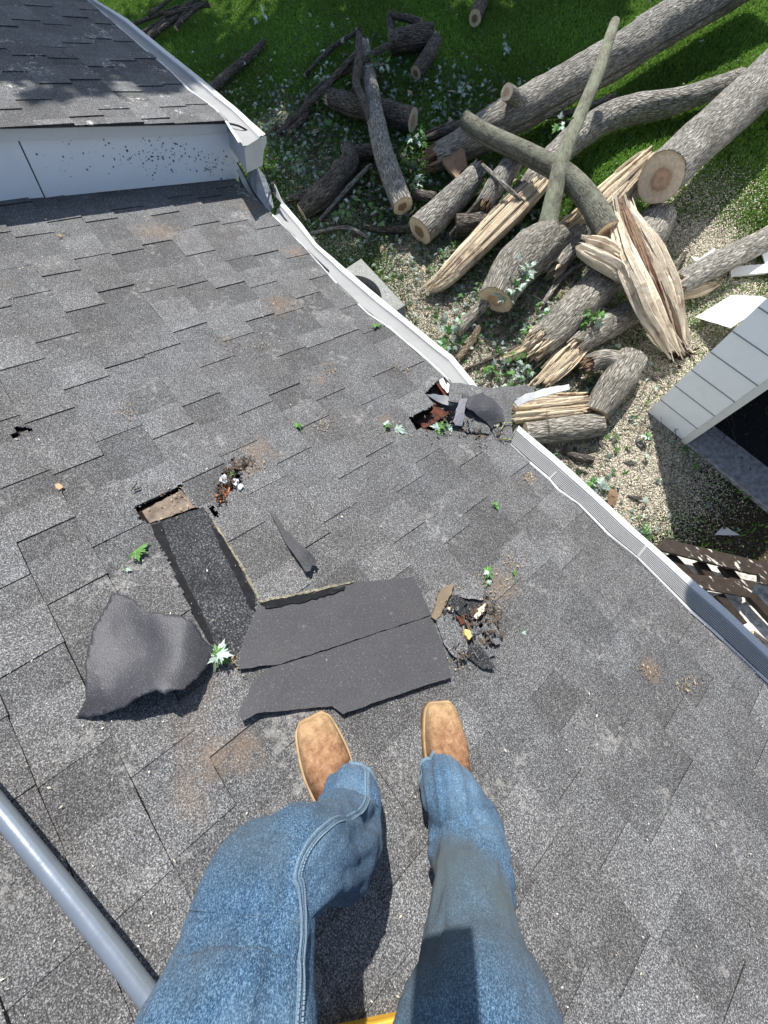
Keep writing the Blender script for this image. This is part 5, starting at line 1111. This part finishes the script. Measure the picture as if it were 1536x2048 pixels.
# air conditioner below the sagging gutter
ac = empty('air_conditioner', on_z(750, 580, 0), 'square grey speckled air conditioner with a round black fan opening under the sagging gutter', 'air conditioner')
za = .72
cx0, cy0 = on_z(720, 519, za)[:2]; c1 = on_z(807, 612, za)[:2]; u = c1 - np.array([cx0, cy0]); Lw = np.linalg.norm(u); u = u / Lw; v = np.array([u[1], -u[0]])
def acp(a, b, z): q = np.array([cx0, cy0]) + u * a + v * b; return np.array([q[0], q[1], z])
cen = (Lw / 2, Lw * .50); R0 = Lw * .42; B = Buf(); k = 48; V = []; 
sq = []
for i in range(k):
    t = 2 * math.pi * i / k; x, y = math.cos(t), math.sin(t); m = max(abs(x), abs(y)); sq.append((cen[0] + x / m * Lw / 2, cen[1] + y / m * Lw * .52))
V = [acp(a, b, za) for a, b in sq] + [acp(cen[0] + R0 * math.cos(2 * math.pi * i / k), cen[1] + R0 * math.sin(2 * math.pi * i / k), za + .015) for i in range(k)] + [acp(cen[0] + R0 * .97 * math.cos(2 * math.pi * i / k), cen[1] + R0 * .97 * math.sin(2 * math.pi * i / k), za - .12) for i in range(k)]
B.add(V, [(i, (i + 1) % k, k + (i + 1) % k, k + i) for i in range(k)] + [(k + i, k + (i + 1) % k, 2 * k + (i + 1) % k, 2 * k + i) for i in range(k)]); B.build('top_panel', MT['ac'], ac)
B = Buf(); V = [acp(a, b, za - .002) for a, b in sq] + [acp(a, b, .03) for a, b in sq]; B.add(V, [(i, k + i, k + (i + 1) % k, (i + 1) % k) for i in range(k)]); B.build('cabinet', mat_plain('grey_green_metal', (.12, .14, .14), .6), ac)
B = Buf(); V = [acp(cen[0] + R0 * .96 * math.cos(2 * math.pi * i / k), cen[1] + R0 * .96 * math.sin(2 * math.pi * i / k), za - .11) for i in range(k)]; B.add(V, [tuple(range(k))[::-1]])
for rr_ in (.3, .5, .7, .9): tube(B, [acp(cen[0] + R0 * rr_ * math.cos(a), cen[1] + R0 * rr_ * math.sin(a), za - .06) for a in np.linspace(0, 6.283, 40)], .004, 4)
B.build('fan_grille', MT['dark'], ac)

# broken corner below the upper gutter: fascia board end, brackets, cable
zc = N2
def er(px, py, e):                              # roof coordinates of the point seen there in the plane at eave position e
    v = W.T @ ray(px, py); return v * (e / v[0]) + np.array([0, 0, ROOF_D])
def cornersheet(name, label, cat, pts, mat, th=.02, thd=(-1, 0, 0)):
    T = [RW(*er(x, y, e)) for x, y, e in pts]; k = len(T); dv = (W @ np.array(thd)) * th; B = Buf()
    cum = [0.0]
    for i in range(1, k): cum.append(cum[-1] + np.linalg.norm(T[i] - T[i - 1]))
    c = sum(T) / k; nv = np.cross(T[1] - T[0], T[2] - T[1]); f = list(range(k)) if nv @ (C - c) > 0 else list(range(k))[::-1]
    o0 = T[0]; ax = T[k // 2] - T[0]; ax /= np.linalg.norm(ax)
    uv = [(float(np.linalg.norm((q - o0) - ax * ((q - o0) @ ax))), float((q - o0) @ ax)) for q in T] * 2
    B.add(T + [q + dv for q in T], [tuple(f), tuple(i + k for i in f[::-1])] + [(f[i], f[i] + k, f[(i + 1) % k] + k, f[(i + 1) % k]) for i in range(k)], 1, uv)
    return tag(B.build(name, mat, bevel=.002), label, cat)
cornersheet('broken_fascia_board', 'twisted weathered fascia board hanging below the gutter box', 'board', [(500, 342, -2.47), (514, 332, -2.47), (530, 352, -2.44), (542, 385, -2.38), (548, 415, -2.30), (540, 424, -2.28), (530, 424, -2.28), (514, 398, -2.36), (502, 370, -2.42)], MT['oldwood'], .03)
cornersheet('white_fascia_sliver', 'bent white metal sliver left of the twisted board', 'metal scrap', [(473, 340, -2.50), (482, 338, -2.50), (498, 368, -2.46), (512, 398, -2.40), (500, 388, -2.40), (485, 366, -2.46)], MT['white'], .004)
cornersheet('gap_shade', 'black sheet standing in for the dark gap behind the twisted board', 'board', [(478, 352, -2.53), (500, 372, -2.50), (520, 405, -2.40), (530, 426, -2.30), (522, 428, -2.28), (500, 410, -2.36), (486, 385, -2.46)], MT['dark'], .01)  # black sheet stands in for the shade inside the gap
cornersheet('curved_flashing', 'thin curved flashing standing right of the twisted board', 'metal scrap', [(548, 366, -2.30), (552, 372, -2.28), (562, 396, -2.20), (572, 412, -2.14), (564, 408, -2.16), (552, 392, -2.24)], MT['guard'], .004)
B = Buf(); tube(B, sm([RW(*er(450, 246, -2.49)), RW(*er(478, 252, -2.47)), RW(*er(500, 266, -2.45)), RW(*er(508, 284, -2.435)), RW(*er(524, 326, -2.43)), RW(*er(532, 345, -2.42)), RW(*er(548, 385, -2.36)), RW(*er(556, 400, -2.3))], .02), .0045, 8)
tag(B.build('black_cable', MT['dark']), 'black cable looped over the gutter box end', 'cable')
B = Buf(); tube(B, sm([RW(*er(474, 325, -2.47)), RW(*er(490, 352, -2.45)), RW(*er(504, 380, -2.40)), RW(*er(528, 412, -2.30))], .02), .004, 8)
tag(B.build('black_cable', MT['dark']), 'second black cable running down beside the white sliver', 'cable')

# grey tube at lower left
pa, pb = at_d(-90, 1500, 1.0), at_d(430, 2205, .62)
def tube_between(name, label, cat, rows, mat, seg=24):
    P = []; R_ = []
    for x, y, w, n in rows:
        e = on_roof(x, y, n); p = RW(*e); P.append(p); R_.append(w / 2 / FPX * np.dot(p - C, fwd))
    r = sum(R_) / len(R_); B = Buf(); tube(B, sm(P, .02), r, seg); return tag(B.build(name, mat, smooth=True), label, cat)
tube_between('metal_pole', 'smooth grey metal pole lying across the lower left corner', 'pole', [(-120, 1474, 31, .05), (140, 1793, 35, .05), (420, 2154, 42, .05)], MT['pipe'])
# amber seat edge showing between the thighs
o = np.array(RW(*on_roof(880, 2045, .20))); 
pts = [(600, 2078, .05), (800, 2034, .05), (980, 1996, .05), (1150, 2300, .05), (820, 2420, .05)]
T = empty('plastic_crate', RW(*on_roof(860, 2150, .01)), 'amber plastic crate rim showing between the thighs at the bottom edge', 'crate')
B = Buf(); V = [RW(*on_roof(x, y, n)) for x, y, n in pts]; k = len(V); dn = -(W @ np.array([0, 0, 1])) * .012
B.add(V + [q + dn for q in V], [tuple(range(k)), tuple(i + k for i in range(k))[::-1]] + [(i, i + k, (i + 1) % k + k, (i + 1) % k) for i in range(k)]); B.build('rim', MT['yellow'], T, bevel=.004)
B = Buf(); c = sum(V) / k; V2 = [c + (q - c) * .86 + dn for q in V]; dn2 = -(W @ np.array([0, 0, 1])) * .034
B.add(V2 + [q + dn2 for q in V2], [(i, i + k, (i + 1) % k + k, (i + 1) % k) for i in range(k)]); B.build('side', MT['yellow'], T)

# ------------------------------------------------------------------ trees that shade the lawn (all above the view)
def tree(label, base, rt, height, blobs, leafn, lean=(0, 0), name='shade_tree', size=.10):
    T = empty(name, base, label, 'tree'); B = Buf(); base = np.array(base, float); top = base + np.array([lean[0], lean[1], height])
    P = sm([base, base + np.array([lean[0] * .3, lean[1] * .3, height * .4]), top], .4); tube(B, P, [rt * (1 - .6 * i / len(P)) for i in range(len(P))], 14)
    for b in blobs:
        f = random.uniform(.45, .95); s_ = P[int(f * (len(P) - 1))]; m = (s_ + np.array(b[:3])) / 2 + [0, 0, .4]; Q = sm([s_, m, np.array(b[:3])], .4); tube(B, Q, [rt * .35 * (1 - .75 * i / len(Q)) for i in range(len(Q))], 8)
    B.build('trunk', MT['bark'], T, smooth=True)
    V = []; n_each = leafn // len(blobs)
    for b in blobs:
        c = np.array(b[:3]); r = b[3]; sub = rng.normal(0, .5, (14, 3)) * r
        ctr = c + sub[rng.integers(0, 14, n_each)] + rng.normal(0, .22, (n_each, 3)) * r
        u = rng.normal(0, 1, (n_each, 3)); u /= np.linalg.norm(u, axis=1)[:, None]; w = rng.normal(0, 1, (n_each, 3)); w = np.cross(u, w); w /= np.linalg.norm(w, axis=1)[:, None]
        s_ = size * rng.uniform(.6, 1.4, (n_each, 1)); V.append(np.stack([ctr - u * s_, ctr + w * s_ * .7, ctr + u * s_, ctr - w * s_ * .7], 1).reshape(-1, 3))
    V = np.concatenate(V); n = len(V) // 4; o = big_mesh('crown', V - np.array(base), np.arange(n * 4).reshape(-1, 4), MT['leaf'], np.repeat(rng.uniform(.6, 1.3, n), 4)); o.parent = T
    return T
def over(px, py, z, r, t=None):                 # crown centre whose shade falls on the lawn seen there
    p = on_z(px, py, 0); s_ = -np.array(SUN); s_ = s_ / s_[2]; q = p + s_ * z; return (q[0], q[1], z, r)
SH = [over(640, 150, 7.0, .8), over(560, 90, 7.5, .9), over(720, 60, 7.5, .9), over(820, 130, 7.0, .7), over(860, 40, 7.5, .8), over(690, 240, 6.6, .7), over(600, 330, 6.2, .65), over(420, 120, 7.0, .8), over(350, 40, 7.5, .9),
      over(960, 100, 7.2, .7), over(1040, 60, 7.6, .7), over(720, 340, 6.2, .5), over(880, 230, 6.5, .5), over(650, 430, 5.9, .5), over(1180, 20, 7.8, .6), over(500, 200, 6.6, .7), over(760, 430, 5.9, .4), over(900, 350, 6.0, .4), over(960, 180, 6.6, .5), over(1080, 110, 7.0, .45), over(800, 250, 6.4, .4)]
# crown part that shades the far end of the upper roof
for px, py in ((60, 20), (200, 60), (330, 60), (120, 60), (0, 90), (280, 20)):
    p = RW(*on_roof(px, py, N2)); s_ = -np.array(SUN); s_ = s_ / s_[2]; q = p + s_ * (6.4 - p[2]); SH.append((q[0], q[1], 6.4, .42))
tree('leafy tree beyond the lawn whose crown shades it', (-17.5, 12.5, 0), .35, 8.5, SH, 30000, (1, -1))
# unseen limb added above the view, only to shade the lower gutter end
tt = 1.60
def above(e, r, t): return RW(e - .639 * t, r + .0939 * t, 1.1223 * t)
ea = on_roof(1409, 1190, 0)[0]
T = empty('gutter_shade_limb', (5.6, 2.2, 0), 'added limb above the view that shades the right end of the gutter', 'tree')
B = Buf(); RR = .115; rin = 1.275 + RR - .012
P = [above(ea + x, rin, tt) for x in (0.0, .5, 1.0, 1.6, 2.4)] + [np.array([4.9, 2.1, 2.6]), np.array([5.6, 2.2, 0])]
tube(B, P, [RR] * 5 + [RR * 1.1, RR * 1.3], 20); B.build('trunk', MT['bark'], T, smooth=True)

# ------------------------------------------------------------------ the person: jeans and boots seen from above
per = empty('person', RW(.22, .0, 0), 'person seated on the roof in worn blue jeans and tan square toed boots', 'person')
def cpt(x, y, d): return np.array(at_d(x, y, d))
def wpt(x, y, n): return np.array(RW(*on_roof(x, y, n)))
def limb_rings(rows, seg=56):
    """rows: (centre point, half width along 'side', half depth, side hint vector, squash phase)"""
    n = len(rows); R_ = []
    for i, (c, a, b, hint) in enumerate(rows):
        d = rows[min(i + 1, n - 1)][0] - rows[max(i - 1, 0)][0]; d = d / np.linalg.norm(d)
        s_ = hint - d * (hint @ d); s_ /= np.linalg.norm(s_); u = np.cross(s_, d)
        R_.append([c + s_ * a * math.cos(t) + u * b * math.sin(t) for t in [2 * math.pi * k / seg for k in range(seg)]])
    return R_
def interp_rows(rows, m):
    out = []; K = [np.concatenate([r[0], [r[1], r[2]], r[3], [r[4]]]) for r in rows]; n = len(K)
    for i in range(n - 1):
        p0, p1, p2, p3 = K[max(i - 1, 0)], K[i], K[i + 1], K[min(i + 2, n - 1)]
        for s_ in range(m):
            t = s_ / m; q = .5 * ((2 * p1) + (-p0 + p2) * t + (2 * p0 - 5 * p1 + 4 * p2 - p3) * t * t + (-p0 + 3 * p1 - 3 * p2 + p3) * t ** 3); out.append(q)
    out.append(K[-1]); return out
side = right                                     # the camera's right, as a world direction
def px2m(p, w): return w / 2 / FPX * np.dot(p - C, fwd)
GR = [(np.array(at_d(x, y, d)), r, a) for x, y, d, r, a in ((500, 1650, .49, .045, -.30), (545, 1700, .48, .03, -.16), (470, 1830, .43, .05, -.10), (400, 1950, .38, .05, -.14), (690, 1560, .9, .03, .25), (1000, 1790, .62, .04, -.2), (985, 1930, .53, .05, -.12), (940, 1700, .78, .035, .22), (745, 1640, .78, .03, -.10))]
def leg(rows, seed, nm_, fold=1.0):
    """rows: (point, seen width px, depth/width ratio, worn tone)"""
    R0 = [(p, px2m(p, w), px2m(p, w) * k, np.array(sdv), tn) for (p, w, k, tn, sdv) in rows]
    Q = interp_rows(R0, 12); seg = 72; rows2 = [(q[:3], q[3], q[4], q[5:8]) for q in Q]; tn = [q[8] for q in Q]; R_ = limb_rings(rows2, seg)
    B = Buf(); L = 0; V = []; UV = []; T_ = []
    for i, ring in enumerate(R_):
        c = rows2[i][0]
        if i: L += np.linalg.norm(c - rows2[i - 1][0])
        for k, p in enumerate(ring):
            t = 2 * math.pi * k / seg; o = (p - c); ol = np.linalg.norm(o)
            f = .010 * fbm(math.cos(t) * 1.4 + seed, math.sin(t) * 1.4, L * 7, 3) + .006 * math.sin(L * 46 + 2.2 * math.sin(t + seed) + seed) * max(0, noise.noise(Vector((L * 5, math.cos(t) * 1.2, seed))) + .25) ** 2 * 1.8
            if nm_ == 'r': f += .010 * math.exp(-((i - 50 - 7 * math.cos(t)) / 2.2) ** 2) - .013 * math.exp(-((i - 46 - 7 * math.cos(t)) / 2.0) ** 2)
            else: f += -.016 * math.exp(-((i - 34) / 5.0) ** 2) * max(0, math.sin(5 * t + .12 * i)) 
            f += .004 * fbm(math.cos(t) * 4, math.sin(t) * 4 + seed, L * 16, 3)
            if i == 0: f += .002 * math.sin(k * 2.7)
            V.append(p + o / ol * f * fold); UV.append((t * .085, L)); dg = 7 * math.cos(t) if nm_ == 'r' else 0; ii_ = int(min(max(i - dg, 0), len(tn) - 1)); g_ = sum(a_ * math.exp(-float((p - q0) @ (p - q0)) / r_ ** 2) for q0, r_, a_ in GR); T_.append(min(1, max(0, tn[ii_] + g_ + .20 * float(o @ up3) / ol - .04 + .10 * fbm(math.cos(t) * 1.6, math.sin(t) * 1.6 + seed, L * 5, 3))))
    F = [(i * seg + k, i * seg + (k + 1) % seg, (i + 1) * seg + (k + 1) % seg, (i + 1) * seg + k) for i in range(len(R_) - 1) for k in range(seg)]
    return V, F, T_, UV, R_, seg
up3 = W @ np.array([0, 0, 1.0])
Llegs = [(wpt(704, 1572, .045), 94, .95, .62, right), (wpt(700, 1600, .09), 124, .95, .45, right), (cpt(694, 1646, .79), 140, 1.0, .5, right), (cpt(674, 1692, .69), 172, .95, .42, right), (cpt(630, 1716, .60), 196, .85, .46, right),
         (cpt(585, 1722, .535), 214, .80, .50, right), (cpt(530, 1760, .500), 236, .70, .40, right), (cpt(505, 1850, .470), 262, .72, .48, right), (cpt(478, 1960, .430), 300, .75, .45, right), (cpt(452, 2060, .395), 350, .8, .5, right), (cpt(430, 2200, .37), 400, .85, .5, right), (cpt(470, 2420, .36), 470, .9, .5, right)]
Rlegs = [(wpt(892, 1556, .050), 94, .95, .60, right), (wpt(900, 1590, .11), 114, .95, .42, right), (cpt(924, 1640, .86), 142, 1.0, .42, right), (cpt(940, 1700, .80), 150, 1.0, .52, right), (cpt(945, 1745, .73), 150, .95, .50, right),
         (cpt(942, 1785, .66), 150, .90, .12, right), (cpt(942, 1830, .62), 168, .85, .08, right), (cpt(948, 1900, .57), 204, .82, .16, right), (cpt(956, 1980, .52), 258, .82, .22, right), (cpt(966, 2060, .47), 316, .85, .25, right), (cpt(960, 2200, .42), 380, .9, .4, right), (cpt(900, 2420, .38), 460, .9, .5, right)]
jeans = Buf(); RL = {}
for nm, rows, sd_ in (('l', Llegs, 3.1), ('r', Rlegs, 8.4)):
    V, F, T_, UV, R_, seg = leg(rows, sd_, nm); jeans.add(V, F, T_, UV); RL[nm] = (V, R_, seg)
# hips closing the two thighs, out of the picture
hipc = (sum(RL['l'][1][-1]) / 72 + sum(RL['r'][1][-1]) / 72) / 2 + (right * 0 + down * .06)
for nm in ('l', 'r'):
    V, R_, seg = RL[nm]; last = V[-seg:]; c = sum(last) / seg; jeans.add(list(last) + [c + (c - sum(V[-2 * seg:-seg]) / seg) * .6], [(k, (k + 1) % seg, seg) for k in range(seg)], .5)
tr = jeans.build('jeans', MT['denim'], per, smooth=True)
# hems: thin turned edge, and inside darkness
for nm in ('l', 'r'):
    V, R_, seg = RL[nm]; B = Buf(); ring = V[:seg]; c = sum(ring) / seg
    P = [c + (p - c) * 1.01 for p in ring] + [c + (ring[0] - c) * 1.01]; tube(B, P, .0050, 6); h = B.build('hem', MT['denim'], tr, smooth=True)
    for i in range(len(h.data.attributes['tone'].data)): h.data.attributes['tone'].data[i].value = .85
# outer seam of the left leg as a raised double stitched ridge
def seam(nm, ks, i0, i1, w=.0034):
    V, R_, seg = RL[nm]; n = len(R_); B = Buf(); S = Buf(); P = []; i1 = min(i1, n - 1)
    for i in range(i0, i1):
        k = ks(i / n) ; k0 = int(k) % seg; f = k - int(k); ring = V[i * seg:(i + 1) * seg]; c = sum(ring) / seg; p = ring[k0] * (1 - f) + ring[(k0 + 1) % seg] * f; P.append((p, (p - c) / np.linalg.norm(p - c)))
    m = len(P)
    for dx, r, buf in ((0, w, B), (-w * 1.5, w * .75, B), (w * .3, .0011, S), (-w * 2.2, .0011, S)):
        pts = []
        for i in range(m):
            d = P[min(i + 1, m - 1)][0] - P[max(i - 1, 0)][0]; d /= np.linalg.norm(d); s_ = np.cross(d, P[i][1]); pts.append(P[i][0] + s_ * dx + P[i][1] * (-.001 if buf is B else w * .62))
        if buf is B: tube(buf, pts, r, 8, .72)
        else:
            for i in range(0, m - 1):
                for f in (.05, .55): a = pts[i] * (1 - f) + pts[i + 1] * f; b = pts[i] * (1 - f - .36) + pts[i + 1] * (f + .36); tube(buf, [a, b], r, 4)
    B.build('seam', MT['denim'], tr, smooth=True); S.build('stitching', MT['stitch'], tr)
seam('l', lambda f: 64 - 1 * f if False else (59 + 8 * f), 0, 140)
# boots
def boot(nm, toe, heel, wt, label):
    """toe, heel: seen points on the roof; square toe, domed vamp, welt and sole, shaft rising into the jeans"""
    a = np.array(RW(*on_roof(*toe, 0.012))); b = np.array(RW(*on_roof(*heel, 0.012))); d = b - a; L = np.linalg.norm(d); d /= L; u = up3; s_ = np.cross(u, d)
    bt = empty('boot', (0, 0, 0), None, None); 
    for kk in list(bt.keys()): del bt[kk]
    bt.parent = per; bt.location = Vector(a) - Vector(wloc(per))
    # stations along the boot: x from toe 0 to heel .31 (half width, height)
    ST = [(-.002, .020, .010), (.002, .030, .022), (.010, .037, .032), (.025, .042, .039), (.05, .0465, .045), (.08, .0500, .052), (.11, .0510, .062), (.14, .048, .074), (.17, .043, .082), (.20, .036, .085), (.225, .028, .08)]
    B = Buf(); seg = 40; V = []; T_ = []
    SS = sm([(x, w, h, 0) for x, w, h in ST], .006); n = len(SS)
    for i, (x, w, h, _) in enumerate(SS):
        w *= wt
        for k in range(seg):
            t = math.pi * k / (seg - 1); cx = math.cos(t); sy = math.sin(t)
            e = .62 if x < .12 else .8; X_ = math.copysign(abs(cx) ** e, cx) * w; Y_ = (sy ** e) * h
            cr = 0
            if .09 < x < .19: cr = .0040 * math.sin((x + .006 * cx * cx) * 420) * sy * max(0, noise.noise(Vector((x * 30, cx * 2, wt * 9))) + .5)
            cr += .0016 * fbm(x * 30, cx * 2, wt * 7, 3) * sy
            V.append(a + d * (x) + s_ * X_ + u * (.010 + Y_ + cr)); T_.append(min(1, max(0, (.95 - x * 6.5) + .35 * (1 - sy) * (x < .15)) if x < .14 else .0 + .2 * (1 - sy)))
    F = [(i * seg + k, (i + 1) * seg + k, (i + 1) * seg + k + 1, i * seg + k + 1) for i in range(n - 1) for k in range(seg - 1)] + [tuple(range(seg))]
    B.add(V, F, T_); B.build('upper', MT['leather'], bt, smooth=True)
    def slab(name, z0, z1, grow, mat):
        B = Buf(); out = []
        for sgn in (1, -1):
            rng_ = SS if sgn == 1 else SS[::-1]
            for (x, w, h, _) in rng_: out.append((x, sgn * (w * wt + grow) , x))
        pts = [(min(x, .30) if x > 0 else x - grow, y) for x, y, _ in out]; k = len(pts)
        V = [a + d * x + s_ * y + u * z1 for x, y in pts] + [a + d * x + s_ * y + u * z0 for x, y in pts]
        B.add(V, [tuple(range(k)), tuple(range(k, 2 * k))[::-1]] + [(i, i + k, (i + 1) % k + k, (i + 1) % k) for i in range(k)]); return B.build(name, mat, bt)
    slab('sole', -.010, .0075, .0055, MT['sole']); slab('welt', .0078, .0125, .0042, MT['welt'])
    return bt
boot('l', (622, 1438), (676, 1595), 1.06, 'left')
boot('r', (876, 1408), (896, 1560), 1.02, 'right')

# ------------------------------------------------------------------ phone held at the viewpoint (its shadow falls on the right thigh)
ph = empty('phone', C, 'phone held out over the thighs, taking the picture', 'phone')
B = Buf(); o = C - fwd * .014 - right * .034 - down * .200; B.box(o, right * .076, down * .185, fwd * .007); B.build('case', MT['dark'], ph)
